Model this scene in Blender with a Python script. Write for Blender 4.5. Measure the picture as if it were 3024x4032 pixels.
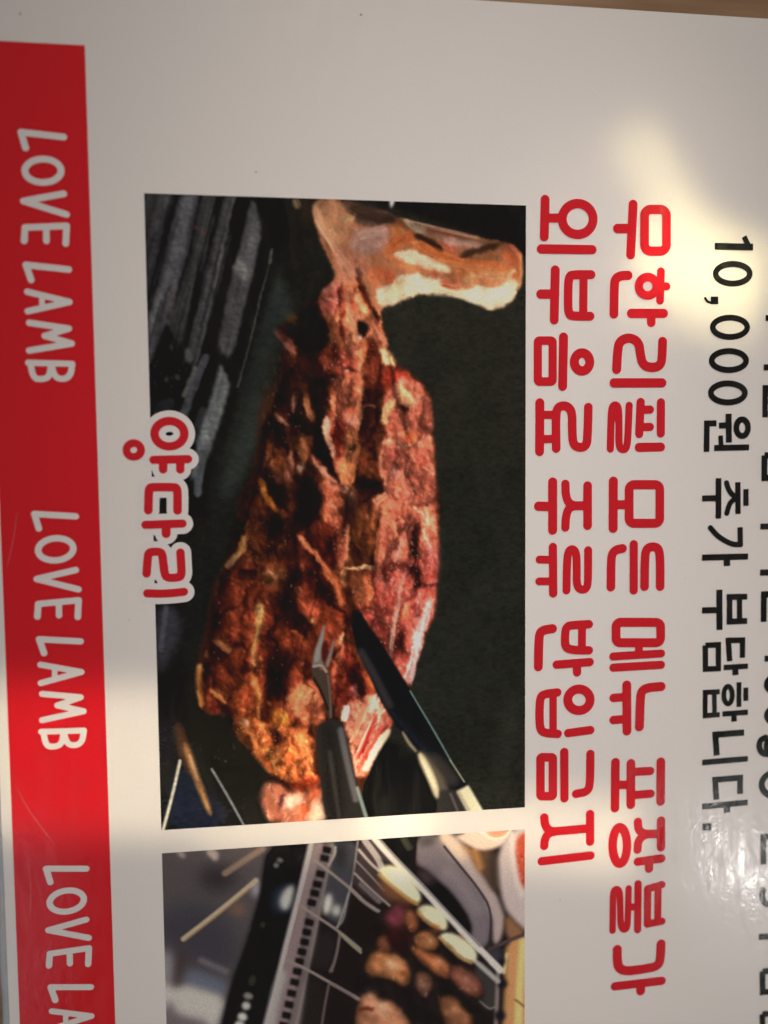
import bpy, math, random
import numpy as np
from mathutils import Matrix, Vector

S = bpy.context.scene
for o in list(bpy.data.objects):
    bpy.data.objects.remove(o, do_unlink=True)
COL = S.collection

# ------------------------------------------------------------------ camera
# page coordinates: millimetres, x to the right, y down the sheet, origin at
# the corner of the printed lamb picture.  World: metres, z up.
PX, PY = 50.0, 65.0
def W(x, y, z=0.0):
    return ((x - PX) / 1000.0, -(y - PY) / 1000.0, z / 1000.0)

cam_d = bpy.data.cameras.new('camera')
cam = bpy.data.objects.new('camera', cam_d)
COL.objects.link(cam)
R = np.array([[0.9931379632, 0.0091250466, -0.1165921075],
              [-0.0158237967, 0.9982681941, -0.0566588045],
              [0.1158731784, 0.0581149395, 0.9915624339]])
flip = np.diag([1.0, -1.0, -1.0])
right, down, fwd = (flip @ R[0], flip @ R[1], flip @ R[2])
rot = Matrix(((right[0], -down[0], -fwd[0]), (right[1], -down[1], -fwd[1]), (right[2], -down[2], -fwd[2])))
CAMX, CAMY, CAMZ = 28.92109118, 54.87535626, 157.63345211
cam.matrix_world = Matrix.Translation(Vector(W(CAMX, CAMY, CAMZ))) @ rot.to_4x4()
cam_d.sensor_fit = 'VERTICAL'
cam_d.sensor_height = 34.6
cam_d.lens = 25.5
cam_d.clip_start = 0.005
cam_d.clip_end = 50.0
cam_d.dof.use_dof = True
cam_d.dof.focus_distance = 0.1625
cam_d.dof.aperture_fstop = 4.0
S.camera = cam
S.render.resolution_x = 768
S.render.resolution_y = 1024

# ------------------------------------------------------------------ world and lamps
world = bpy.data.worlds.new('World')
S.world = world
world.use_nodes = True
bg = world.node_tree.nodes['Background']
bg.inputs['Color'].default_value = (1.0, 0.92, 0.84, 1)
bg.inputs['Strength'].default_value = 0.195

def area(name, loc, target, sx, sy, power, color, spread=180.0, up=None):
    d = bpy.data.lights.new(name, 'AREA')
    d.shape = 'RECTANGLE'
    d.size, d.size_y = sx, sy
    d.energy = power
    d.color = color
    d.spread = math.radians(spread)
    o = bpy.data.objects.new(name, d)
    COL.objects.link(o)
    l, t = Vector(loc), Vector(target)
    z = (l - t).normalized()
    x = Vector(up if up else (1, 0, 0))
    x = (x - z * x.dot(z)).normalized()
    y = z.cross(x)
    m = Matrix(((x[0], y[0], z[0]), (x[1], y[1], z[1]), (x[2], y[2], z[2])))
    o.matrix_world = Matrix.Translation(l) @ m.to_4x4()
    return o

def beam(name, cx, cy, lx, ly, ang, side, tilt, dist, power, color, spread):
    """a narrow beam whose footprint on the sheet is lx by ly mm, long axis at
    ang degrees; it comes in tilted about that long axis"""
    a = math.radians(ang)
    ax = Vector((math.cos(a), -math.sin(a), 0))
    pr = Vector((math.sin(a), math.cos(a), 0)) * side
    t = math.radians(tilt)
    d = pr * math.sin(t) + Vector((0, 0, 1)) * math.cos(t)
    c = Vector(W(cx, cy))
    area(name, c + d * dist, c, lx / 1000, ly / 1000 * math.cos(t), power, color, spread, ax)

# daylight from a window to the right, and an unseen lamp added to pool light mid-sheet
area('window_light', W(560, 90, 300), W(85, 70), 0.3, 0.5, 0.45, (1.0, 0.95, 0.90))
area('added_pool_light', W(50, -480, 420), W(68, 92), 0.10, 0.10, 0.062, (1.0, 0.93, 0.86), 23)
# warm shafts of light that cross the sheet
beam('light_shaft', -30, 113.5, 82, 31, 4, -1, 50, 0.40, 0.0042, (1.0, 0.86, 0.58), 1.6)
beam('light_shaft_middle', 34, 125, 46, 26, 9, -1, 50, 0.40, 0.0021, (1.0, 0.82, 0.50), 1.5)
beam('light_shaft_end', 74, 134, 62, 14, 9, -1, 50, 0.40, 0.0017, (1.0, 0.82, 0.50), 2.0)
beam('light_patch', 112.5, 1, 42, 6, 55, 1, 45, 0.40, 0.0005, (1.0, 0.86, 0.44), 2.2)
beam('light_patch_wide', 117, 13.5, 30, 19, 14, 1, 45, 0.40, 0.0015, (1.0, 0.88, 0.42), 2.2)
beam('light_patch_glow', 100, 5, 32, 32, 30, 1, 45, 0.40, 0.0007, (1.0, 0.87, 0.70), 7.0)
# the bulb whose glint shows in the film, low right, and a soft panel added to widen its glare
def mirror(px, py, h):
    k = h / CAMZ
    return W(px + (px - CAMX) * k, py + (py - CAMY) * k, h)
area('bulb_light', mirror(129, 147, 700), W(129, 147), 0.045, 0.045, 0.22, (1.0, 0.98, 0.93))
area('added_glare_light', mirror(138, 146, 720), W(133, 146), 0.24, 0.24, 0.16, (0.95, 0.98, 1.0))
# cool window low on the left, its sheen lies over the red band
area('side_window_light', mirror(-48, 178, 500), W(-20, 150), 0.16, 0.40, 0.16, (0.72, 0.84, 1.0))

S.view_settings.view_transform = 'Standard'
S.view_settings.look = 'None'
S.view_settings.exposure = 0.06
S.view_settings.gamma = 1.0
S.view_settings.use_curve_mapping = False
S.render.engine = 'CYCLES'

# ------------------------------------------------------------------ materials
def film_coat(nt, bsdf):
    """clear laminating film over everything that is printed"""
    N, L = nt.nodes, nt.links
    g = N.new('ShaderNodeNewGeometry')
    n1 = N.new('ShaderNodeTexNoise'); n1.inputs['Scale'].default_value = 520; n1.inputs['Detail'].default_value = 3.0
    n1.inputs['Distortion'].default_value = 1.2
    n2 = N.new('ShaderNodeTexNoise'); n2.inputs['Scale'].default_value = 22; n2.inputs['Detail'].default_value = 1.0
    L.new(g.outputs['Position'], n1.inputs['Vector'])
    L.new(g.outputs['Position'], n2.inputs['Vector'])
    b1 = N.new('ShaderNodeBump'); b1.inputs['Strength'].default_value = 1.0; b1.inputs['Distance'].default_value = 0.000032
    b2 = N.new('ShaderNodeBump'); b2.inputs['Strength'].default_value = 1.0; b2.inputs['Distance'].default_value = 0.0005
    L.new(n1.outputs['Fac'], b1.inputs['Height'])
    L.new(n2.outputs['Fac'], b2.inputs['Height'])
    L.new(b2.outputs['Normal'], b1.inputs['Normal'])
    L.new(b1.outputs['Normal'], bsdf.inputs['Coat Normal'])
    mp = N.new('ShaderNodeMapping'); mp.inputs['Rotation'].default_value = (0, 0, 0.7); mp.inputs['Scale'].default_value = (420, 110, 100)
    n3 = N.new('ShaderNodeTexNoise'); n3.inputs['Scale'].default_value = 1.0; n3.inputs['Detail'].default_value = 6.0; n3.inputs['Distortion'].default_value = 0.6
    L.new(g.outputs['Position'], mp.inputs['Vector']); L.new(mp.outputs['Vector'], n3.inputs['Vector'])
    rr = N.new('ShaderNodeMapRange')
    rr.inputs['From Min'].default_value = 0.36; rr.inputs['From Max'].default_value = 0.64
    rr.inputs['To Min'].default_value = 0.05; rr.inputs['To Max'].default_value = 0.26
    L.new(n3.outputs['Fac'], rr.inputs['Value']); L.new(rr.outputs['Result'], bsdf.inputs['Coat Roughness'])
    bsdf.inputs['Coat Weight'].default_value = 1.0
    bsdf.inputs['Coat IOR'].default_value = 1.42
    bsdf.inputs['Roughness'].default_value = 0.7
    bsdf.inputs['Specular IOR Level'].default_value = 0.0

def print_mat(name, color=None, attr=None, grain=0.05):
    m = bpy.data.materials.new(name)
    m.use_nodes = True
    nt = m.node_tree
    b = nt.nodes['Principled BSDF']
    N, L = nt.nodes, nt.links
    g = N.new('ShaderNodeNewGeometry')
    nz = N.new('ShaderNodeTexNoise'); nz.inputs['Scale'].default_value = 2600; nz.inputs['Detail'].default_value = 2
    L.new(g.outputs['Position'], nz.inputs['Vector'])
    mr = N.new('ShaderNodeMapRange')
    mr.inputs['From Min'].default_value = 0.25; mr.inputs['From Max'].default_value = 0.75
    mr.inputs['To Min'].default_value = 1 - grain; mr.inputs['To Max'].default_value = 1 + grain
    L.new(nz.outputs['Fac'], mr.inputs['Value'])
    mx = N.new('ShaderNodeMix'); mx.data_type = 'RGBA'; mx.blend_type = 'MULTIPLY'
    mx.inputs['Factor'].default_value = 1.0
    if attr:
        a = N.new('ShaderNodeAttribute'); a.attribute_name = attr
        L.new(a.outputs['Color'], mx.inputs['A'])
    else:
        mx.inputs['A'].default_value = (*color, 1)
    L.new(mr.outputs['Result'], mx.inputs['B'])
    L.new(mx.outputs['Result'], b.inputs['Base Color'])
    film_coat(nt, b)
    return m

M_paper = print_mat('white_paper', (0.825, 0.775, 0.750), grain=0.025)
M_red = print_mat('red_ink', (0.62, 0.012, 0.022), grain=0.06)
M_band = print_mat('red_band_ink', (0.70, 0.010, 0.019), grain=0.05)
M_black = print_mat('black_ink', (0.006, 0.006, 0.006), grain=0.25)
M_white = print_mat('white_ink', (0.80, 0.75, 0.74), grain=0.025)
M_print = print_mat('picture_print', attr='ink', grain=0.06)

def wood_mat():
    m = bpy.data.materials.new('brown_wood')
    m.use_nodes = True
    nt = m.node_tree
    b = nt.nodes['Principled BSDF']
    N, L = nt.nodes, nt.links
    g = N.new('ShaderNodeNewGeometry')
    mp = N.new('ShaderNodeMapping'); mp.inputs['Scale'].default_value = (8, 90, 40)
    nz = N.new('ShaderNodeTexNoise'); nz.inputs['Scale'].default_value = 3.0; nz.inputs['Detail'].default_value = 6
    cr = N.new('ShaderNodeValToRGB')
    cr.color_ramp.elements[0].position = 0.3; cr.color_ramp.elements[0].color = (0.20, 0.105, 0.055, 1)
    cr.color_ramp.elements[1].position = 0.75; cr.color_ramp.elements[1].color = (0.40, 0.25, 0.135, 1)
    L.new(g.outputs['Position'], mp.inputs['Vector']); L.new(mp.outputs['Vector'], nz.inputs['Vector'])
    L.new(nz.outputs['Fac'], cr.inputs['Fac']); L.new(cr.outputs['Color'], b.inputs['Base Color'])
    b.inputs['Roughness'].default_value = 0.4
    return m

def film_mat():
    m = bpy.data.materials.new('clear_film')
    m.use_nodes = True
    nt = m.node_tree
    N, L = nt.nodes, nt.links
    b = nt.nodes['Principled BSDF']
    b.inputs['Base Color'].default_value = (0.80, 0.84, 0.90, 1)
    b.inputs['Roughness'].default_value = 0.12
    b.inputs['Transmission Weight'].default_value = 0.55
    b.inputs['IOR'].default_value = 1.45
    g = N.new('ShaderNodeNewGeometry')
    nz = N.new('ShaderNodeTexNoise'); nz.inputs['Scale'].default_value = 160; nz.inputs['Detail'].default_value = 3
    bp = N.new('ShaderNodeBump'); bp.inputs['Distance'].default_value = 0.0012
    L.new(g.outputs['Position'], nz.inputs['Vector']); L.new(nz.outputs['Fac'], bp.inputs['Height'])
    L.new(bp.outputs['Normal'], b.inputs['Normal'])
    return m

# ------------------------------------------------------------------ mesh helpers
def mesh_obj(name, verts, faces, mat, parent=None):
    me = bpy.data.meshes.new(name)
    me.from_pydata(verts, [], faces)
    me.update()
    me.materials.append(mat)
    o = bpy.data.objects.new(name, me)
    COL.objects.link(o)
    if parent is not None:
        o.parent = parent
    return o

# tracing of the sheet (photo pixels, 3024 x 4032) to sheet millimetres
HM = np.array([[20.87542846640873, 0.7677817694251533, 567.489987285534],
               [1.2458268402893893, 20.589672360419854, 760.930849503451],
               [0.0007737095294244955, 0.0003880456469789087, 1.0]])
HI = np.linalg.inv(HM)
class Tr:
    """traced points in an enlarged detail -> sheet millimetres"""
    def __init__(s, x0, y0, sc):
        s.x0, s.y0, s.sc = x0, y0, sc
    def __call__(s, pts):
        p = np.asarray(pts, float).reshape(-1, 2)
        q = np.column_stack([s.x0 + p[:, 0] * s.sc, s.y0 + p[:, 1] * s.sc, np.ones(len(p))]) @ HI.T
        return q[:, :2] / q[:, 2:]
    def r(s, w, at=(500, 900)):
        a, b, c = s([at, (at[0] + 1, at[1]), (at[0], at[1] + 1)])
        return w * math.sqrt(abs((b[0] - a[0]) * (c[1] - a[1]) - (b[1] - a[1]) * (c[0] - a[0])))
T_A1 = Tr(560, 740, .4822); T_A2 = Tr(1160, 740, .5666); T_A3 = Tr(760, 1500, .6028); T_A4 = Tr(760, 2200, .6028)
T_A5 = Tr(560, 2700, .5425); T_A6 = Tr(1260, 2400, .5063); T_B1 = Tr(600, 3250, .4822); T_B2 = Tr(1300, 3250, .4822)
T_C1 = Tr(500, 700, 1.0247); T_C2 = Tr(500, 1900, 1.0247)
T_R4 = Tr(2000, 700, .7232); T_R5 = Tr(2000, 2200, .8285)
T_K1 = Tr(2700, 700, .6778); T_K2 = Tr(2700, 2100, .5427); T_K3 = Tr(2600, 3100, .4215)
T_L6 = Tr(0, 0, .9036); T_L7 = Tr(0, 2000, .9188); T_Y = Tr(400, 1550, .4068)

# ------------------------------------------------------------------ lettering: strokes -> one clean flat outline mesh
def smooth_line(p, n=2):
    p = np.asarray(p, float)
    for _ in range(n):
        if len(p) < 3:
            return p
        q = [p[0]]
        for i in range(len(p) - 1):
            q.append(p[i] * .75 + p[i + 1] * .25); q.append(p[i] * .25 + p[i + 1] * .75)
        q.append(p[-1])
        p = np.array(q)
    return p

def glyph_field(strokes, tr, step, grow=0.0):
    """strokes: (kind, half width, points); distance field over a grid in mm"""
    segs = []
    for k, hw, pts in strokes:
        r = tr.r(hw, pts[:2] if k in 'eq' else pts[0]) + grow
        if k == 'e':                                   # ring: cx, cy, rx, ry
            cx, cy, rx, ry = pts
            t = np.linspace(0, 2 * math.pi, 49)
            P = tr(np.column_stack([cx + rx * np.cos(t), cy + ry * np.sin(t)]))
            segs.append(('r', r, P))
        elif k == 'q':                                 # rounded frame: x0,y0,x1,y1,corner
            x0, y0, x1, y1, c = pts
            P = []
            for (ax, ay, a0) in ((x1 - c, y1 - c, 0), (x0 + c, y1 - c, 90), (x0 + c, y0 + c, 180), (x1 - c, y0 + c, 270)):
                for j in range(6):
                    t = math.radians(a0 + j * 18)
                    P.append((ax + c * math.cos(t), ay + c * math.sin(t)))
            P.append(P[0])
            segs.append(('r', r, tr(P)))
        elif k == 'c':                                 # curved stroke
            segs.append(('r', r, smooth_line(tr(pts), 2)))
        else:                                          # 'l' round ends, 's' square ends
            segs.append(('r' if k == 'l' else 's', r, tr(pts)))
    allp = np.vstack([p for _, _, p in segs]); rm = max(r for _, r, _ in segs) * 1.5 + 2 * step
    lo = allp.min(0) - rm; hi = allp.max(0) + rm
    nx = int((hi[0] - lo[0]) / step) + 2; ny = int((hi[1] - lo[1]) / step) + 2
    gx = lo[0] + np.arange(nx) * step; gy = lo[1] + np.arange(ny) * step
    X, Y = np.meshgrid(gx, gy)
    F = np.full(X.shape, 1e9)
    for k, r, P in segs:
        n = len(P) - 1
        for i in range(n):
            a, b = P[i], P[i + 1]
            d = b - a; L = math.hypot(*d)
            if L < 1e-9:
                continue
            u = d / L
            al = (X - a[0]) * u[0] + (Y - a[1]) * u[1]
            pe = (X - a[0]) * -u[1] + (Y - a[1]) * u[0]
            if k == 'r':
                ac = np.clip(al, 0, L)
                f = np.hypot(al - ac, pe) - r
            else:
                e0 = r if i > 0 else 0.0
                e1 = r if i < n - 1 else 0.0
                f = np.maximum(np.maximum(-e0 - al, al - L - e1), np.abs(pe) - r)
            F = np.minimum(F, f)
    return gx, gy, F

def glyph_mesh(name, strokes, tr, mat, z, parent, step=0.16, grow=0.0, offset=(0, 0)):
    gx, gy, F = glyph_field(strokes, tr, step, grow)
    verts, faces, idx = [], [], {}
    def vid(key, x, y):
        i = idx.get(key)
        if i is None:
            i = idx[key] = len(verts)
            verts.append(W(x + offset[0], y + offset[1], z))
        return i
    inside = F < 0
    ny, nx = F.shape
    cnt = inside[:-1, :-1].astype(int) + inside[:-1, 1:] + inside[1:, :-1] + inside[1:, 1:]
    for j in range(ny - 1):
        row = cnt[j]
        i = 0
        while i < nx - 1:
            c = row[i]
            if c == 0:
                i += 1; continue
            if c == 4:
                k = i
                while k < nx - 1 and row[k] == 4:
                    k += 1
                # world y runs the other way, so this order faces up
                faces.append((vid((i, j), gx[i], gy[j]), vid((i, j + 1), gx[i], gy[j + 1]),
                              vid((k, j + 1), gx[k], gy[j + 1]), vid((k, j), gx[k], gy[j])))
                i = k; continue
            cs = [(i, j), (i, j + 1), (i + 1, j + 1), (i + 1, j)]
            poly = []
            for q in range(4):
                a, b = cs[q], cs[(q + 1) % 4]
                fa, fb = F[a[1], a[0]], F[b[1], b[0]]
                if fa < 0:
                    poly.append(vid(a, gx[a[0]], gy[a[1]]))
                if (fa < 0) != (fb < 0):
                    t = fa / (fa - fb)
                    key = ('e',) + tuple(sorted((a, b)))
                    poly.append(vid(key, gx[a[0]] * (1 - t) + gx[b[0]] * t, gy[a[1]] * (1 - t) + gy[b[1]] * t))
            if len(poly) >= 3:
                faces.append(tuple(poly))
            i += 1
    return mesh_obj(name, verts, faces, mat, parent)

# ------------------------------------------------------------------ painter for the two printed pictures
def blur2(a, s):
    if s < 0.25:
        return a
    k = max(1, int(s * 3))
    w = np.exp(-0.5 * (np.arange(-k, k + 1) / s) ** 2); w /= w.sum()
    for ax in (0, 1):
        pad = [(0, 0)] * a.ndim; pad[ax] = (k, k)
        p = np.pad(a, pad, mode='edge')
        out = np.zeros_like(a)
        n = a.shape[ax]
        for i, wi in enumerate(w):
            sl = [slice(None)] * a.ndim; sl[ax] = slice(i, i + n)
            out += wi * p[tuple(sl)]
        a = out
    return a

class Picture:
    def __init__(s, x0, y0, w, h, res, seed):
        s.x0, s.y0, s.w, s.h, s.res = x0, y0, w, h, res
        s.nx, s.ny = int(w * res) + 1, int(h * res) + 1
        s.a = np.zeros((s.ny, s.nx, 3))
        s.rng = np.random.RandomState(seed)
    def px(s, tr, pts):
        p = tr(pts)
        return np.column_stack([(p[:, 0] - s.x0) * s.res, (p[:, 1] - s.y0) * s.res])
    def rad(s, tr, w):
        return tr.r(w) * s.res
    def noise(s, cell, octaves=4, ax=1.0, ay=1.0):
        out = np.zeros((s.ny, s.nx)); amp = 1.0; tot = 0
        for o in range(octaves):
            cx, cy = max(cell * ax, 1.01), max(cell * ay, 1.01)
            gw, gh = int(s.nx / cx) + 3, int(s.ny / cy) + 3
            g = s.rng.rand(gh, gw)
            x = np.arange(s.nx) / cx; y = np.arange(s.ny) / cy
            xi = x.astype(int); yi = y.astype(int)
            fx = x - xi; fy = y - yi
            fx = fx * fx * (3 - 2 * fx); fy = (fy * fy * (3 - 2 * fy))[:, None]
            r0 = g[yi][:, xi] * (1 - fx) + g[yi][:, xi + 1] * fx
            r1 = g[yi + 1][:, xi] * (1 - fx) + g[yi + 1][:, xi + 1] * fx
            out += amp * (r0 * (1 - fy) + r1 * fy); tot += amp
            amp *= 0.55; cell *= 0.5
        return out / tot
    def mask(s, P, soft=1.0):
        k = int(soft * 3) + 2
        x0 = max(0, int(P[:, 0].min()) - k); x1 = min(s.nx, int(P[:, 0].max()) + k + 1)
        y0 = max(0, int(P[:, 1].min()) - k); y1 = min(s.ny, int(P[:, 1].max()) + k + 1)
        if x1 <= x0 or y1 <= y0:
            return None
        ss = 2
        X, Y = np.meshgrid(x0 + (np.arange((x1 - x0) * ss) + .5) / ss - .5, y0 + (np.arange((y1 - y0) * ss) + .5) / ss - .5)
        m = np.zeros(X.shape, bool)
        n = len(P)
        for i in range(n):
            (ax, ay), (bx, by) = P[i], P[(i + 1) % n]
            if ay == by:
                continue
            c = ((ay > Y) != (by > Y)) & (X < (bx - ax) * (Y - ay) / (by - ay) + ax)
            m ^= c
        m = m.reshape(y1 - y0, ss, x1 - x0, ss).mean((1, 3))
        return (slice(y0, y1), slice(x0, x1)), blur2(m, soft)
    def poly(s, tr, pts, col, soft=1.2, alpha=1.0, rnd=1):
        P = s.px(tr, pts)
        if rnd:
            P = np.vstack([P, P[:1]])
            for _ in range(rnd):
                Q = []
                for i in range(len(P) - 1):
                    Q += [P[i] * .75 + P[i + 1] * .25, P[i] * .25 + P[i + 1] * .75]
                P = np.array(Q + [Q[0]])
        r = s.mask(P, soft)
        if r is None:
            return
        sl, m = r
        m = (m * alpha)[..., None]
        s.a[sl] = s.a[sl] * (1 - m) + np.array(col) / 255. * m
    def line(s, tr, pts, w, col, soft=0.8, alpha=1.0, taper=False):
        P = smooth_line(s.px(tr, pts), 2)
        hw = s.rad(tr, w) / 2
        s.pline(P, hw, col, soft, alpha, taper)
    def fib(s, tr, pts, w, col, soft=0.8, alpha=1.0):
        """a moist strand of meat: a soft tapering core and a few broken fibres"""
        P = smooth_line(s.px(tr, pts), 2)
        hw = s.rad(tr, w) / 2
        s.pline(P, hw, col, soft * 1.2, alpha * .62, True)
        n = len(P)
        d = np.gradient(P, axis=0); d /= np.hypot(d[:, 0], d[:, 1])[:, None] + 1e-9
        nr = np.column_stack([-d[:, 1], d[:, 0]])
        for _ in range(3 + int(hw * 2.2)):
            i0 = s.rng.randint(0, max(1, n - 3)); i1 = min(n, i0 + s.rng.randint(3, max(4, n // 2 + 2)))
            if i1 - i0 < 2:
                continue
            q = P[i0:i1] + nr[i0:i1] * s.rng.uniform(-1, 1) * hw + np.cumsum(s.rng.randn(i1 - i0, 2) * .25, 0)
            s.pline(q, s.rng.uniform(.35, .35 + hw * .35), np.array(col) * s.rng.uniform(.75, 1.22), .7, alpha * s.rng.uniform(.35, .85), True)
    def relief(s, m, cell, ax, ay, k, light=(.6, -.55), octaves=5, shear=0.0):
        """shade the print like a bumpy moist surface lit from one side"""
        h = s.noise(cell, octaves, ax, ay)
        if shear:
            Y, X = np.mgrid[0:s.ny, 0:s.nx]
            h = h[Y, np.clip((X + shear * Y).astype(int) % s.nx, 0, s.nx - 1)]
        gy, gx = np.gradient(blur2(h, .8))
        g = gx * light[0] + gy * light[1]
        g = g / (g.std() + 1e-9)
        s.a = np.clip(s.a * np.exp(np.clip(g, -2.6, 2.6) * k * m)[..., None], 0, 1)
        return g
    def lobes(s, m, n, ax, ay, dark, dome, shear=0.12):
        """muscle lobes: cells with dark seams between them, each rounded"""
        Y, X = np.mgrid[0:s.ny, 0:s.nx].astype(float)
        X = X + shear * Y + (s.noise(22, 3) - .5) * 22
        Y = Y + (s.noise(26, 3) - .5) * 30
        f1 = np.full(X.shape, 1e9); f2 = f1.copy(); dx = np.zeros(X.shape); dy = np.zeros(X.shape)
        for _ in range(n):
            cx, cy = s.rng.uniform(0, s.nx + shear * s.ny), s.rng.uniform(0, s.ny)
            ux, uy = (X - cx) / ax, (Y - cy) / ay
            d = np.hypot(ux, uy)
            c = d < f1
            f2 = np.where(c, f1, np.minimum(f2, d)); f1 = np.where(c, d, f1)
            dx = np.where(c, ux, dx); dy = np.where(c, uy, dy)
        e = np.clip((f2 - f1) / (np.median(f2 - f1) * 1.1), 0, 1)
        seam = 1 - dark * (1 - e * e * (3 - 2 * e)) * (.35 + .9 * s.noise(30, 2))
        sh = 1 + dome * (dx * .6 - dy * .5) / (np.median(f1) * 2)
        s.a = np.clip(s.a * (1 + m * (seam * np.clip(sh, .4, 1.7) - 1))[..., None], 0, 1)
    def pline(s, P, hw, col, soft=0.8, alpha=1.0, taper=False):
        k = hw + 3 * soft + 2
        x0 = max(0, int(P[:, 0].min() - k)); x1 = min(s.nx, int(P[:, 0].max() + k) + 1)
        y0 = max(0, int(P[:, 1].min() - k)); y1 = min(s.ny, int(P[:, 1].max() + k) + 1)
        if x1 <= x0 or y1 <= y0:
            return
        X, Y = np.meshgrid(np.arange(x0, x1), np.arange(y0, y1))
        D = np.full(X.shape, 1e9)
        n = len(P) - 1
        for i in range(n):
            a, b = P[i], P[i + 1]; d = b - a; L2 = (d ** 2).sum()
            if L2 < 1e-9:
                continue
            t = np.clip(((X - a[0]) * d[0] + (Y - a[1]) * d[1]) / L2, 0, 1)
            h = hw
            if taper:
                g = (i + t) / n
                h = hw * np.sqrt(np.clip(4 * g * (1 - g), 0.02, 1))
            D = np.minimum(D, np.hypot(X - a[0] - t * d[0], Y - a[1] - t * d[1]) - h)
        m = np.clip(0.5 - D / (2 * soft), 0, 1)
        m = (m * m * (3 - 2 * m) * alpha)[..., None]
        s.a[y0:y1, x0:x1] = s.a[y0:y1, x0:x1] * (1 - m) + np.array(col) / 255. * m
    def blob(s, tr, x, y, rx, ry, col, ang=0, soft=1.0, alpha=1.0):
        t = np.linspace(0, 2 * math.pi, 17)[:-1]; c, q = math.cos(math.radians(ang)), math.sin(math.radians(ang))
        ex, ey = rx * np.cos(t), ry * np.sin(t)
        s.poly(tr, np.column_stack([x + ex * c - ey * q, y + ex * q + ey * c]), col, soft, alpha, 0)
    def scatter(s, tr, region, n, cols, ln=(2, 7), hw=(0.5, 1.4), ang=90, jit=35, alpha=(0.3, 0.8)):
        """many small fibre-like dabs inside a region, along a grain direction"""
        P = s.px(tr, region); lo, hi = P.min(0), P.max(0)
        done = 0; tries = 0; n = int(n * .6)
        while done < n and tries < n * 8:
            tries += 1
            x, y = lo + s.rng.rand(2) * (hi - lo)
            ins = False
            for i in range(len(P)):
                (ax, ay), (bx, by) = P[i], P[(i + 1) % len(P)]
                if (ay > y) != (by > y) and x < (bx - ax) * (y - ay) / (by - ay) + ax:
                    ins = not ins
            if not ins:
                continue
            done += 1
            a = math.radians(ang + s.rng.randn() * jit); L = s.rng.uniform(*ln) * .75
            bend = s.rng.randn() * 0.3
            p0 = np.array([x - L * math.cos(a - bend), y - L * math.sin(a - bend)])
            p1 = np.array([x + L * math.cos(a + bend), y + L * math.sin(a + bend)])
            c = np.array(cols[s.rng.randint(len(cols))]) * s.rng.uniform(0.85, 1.12)
            s.pline(np.array([p0, (x, y), p1]), s.rng.uniform(*hw) * 1.15, c, 0.8, s.rng.uniform(*alpha) * .8, True)
    def warp(s, m, amp, cell):
        dx = (s.noise(cell, 3) - .5) * 2 * amp * m; dy = (s.noise(cell, 3) - .5) * 2 * amp * m
        Y, X = np.mgrid[0:s.ny, 0:s.nx].astype(float)
        x = np.clip(X + dx, 0, s.nx - 1.001); y = np.clip(Y + dy, 0, s.ny - 1.001)
        xi, yi = x.astype(int), y.astype(int); fx, fy = (x - xi)[..., None], (y - yi)[..., None]
        A = s.a
        s.a = (A[yi, xi] * (1 - fx) + A[yi, xi + 1] * fx) * (1 - fy) + (A[yi + 1, xi] * (1 - fx) + A[yi + 1, xi + 1] * fx) * fy
    def full_mask(s, tr, pts, soft=2.0):
        m = np.zeros((s.ny, s.nx))
        r = s.mask(s.px(tr, pts), soft)
        if r is not None:
            m[r[0]] = r[1]
        return m
    def build(s, name, z, parent, gain, veil=0.006):
        a = np.clip(s.a, 0, 1)
        lin = np.where(a <= 0.04045, a / 12.92, ((a + 0.055) / 1.055) ** 2.4)
        lin = np.clip((lin - veil) * gain, 0.003, 0.86)
        nx, ny = s.nx, s.ny
        X, Y = np.meshgrid(s.x0 + np.linspace(0, s.w, nx), s.y0 + np.linspace(0, s.h, ny))
        co = np.column_stack([(X.ravel() - PX) / 1000, -(Y.ravel() - PY) / 1000, np.full(nx * ny, z / 1000)])
        me = bpy.data.meshes.new(name)
        me.vertices.add(nx * ny); me.vertices.foreach_set('co', co.astype(np.float32).ravel())
        i = (np.arange(ny - 1)[:, None] * nx + np.arange(nx - 1)[None, :]).ravel()
        q = np.column_stack([i, i + nx, i + nx + 1, i + 1]).astype(np.int32)
        me.loops.add(q.size); me.loops.foreach_set('vertex_index', q.ravel())
        me.polygons.add(len(q)); me.polygons.foreach_set('loop_start', np.arange(0, q.size, 4, dtype=np.int32))
        me.update()
        at = me.attributes.new('ink', 'FLOAT_COLOR', 'POINT')
        at.data.foreach_set('color', np.column_stack([lin.reshape(-1, 3), np.ones(nx * ny)]).astype(np.float32).ravel())
        me.materials.append(M_print)
        o = bpy.data.objects.new(name, me)
        COL.objects.link(o)
        o.parent = parent
        return o

# ------------------------------------------------------------------ table and sheet
def tag(o, label=None, cat=None, kind=None):
    if label: o['label'] = label
    if cat: o['category'] = cat
    if kind: o['kind'] = kind
    return o

def slab(name, x0, y0, x1, y1, z0, z1, mat, parent=None, bev=0.0):
    b = bev
    v = [W(x0, y0, z0), W(x1, y0, z0), W(x1, y1, z0), W(x0, y1, z0),
         W(x0, y0, z1 - b), W(x1, y0, z1 - b), W(x1, y1, z1 - b), W(x0, y1, z1 - b),
         W(x0 + b, y0 + b, z1), W(x1 - b, y0 + b, z1), W(x1 - b, y1 - b, z1), W(x0 + b, y1 - b, z1)]
    f = [(0, 1, 2, 3), (11, 10, 9, 8)]
    for i in range(4):
        j = (i + 1) % 4
        f.append((i, 4 + i, 4 + j, j)); f.append((4 + i, 8 + i, 8 + j, 4 + j))
    return mesh_obj(name, v, f, mat, parent)

tabletop = slab('tabletop', -260, -230, 380, 420, -24, -0.9, wood_mat(), None, 1.0)
tag(tabletop, kind='structure')

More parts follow.
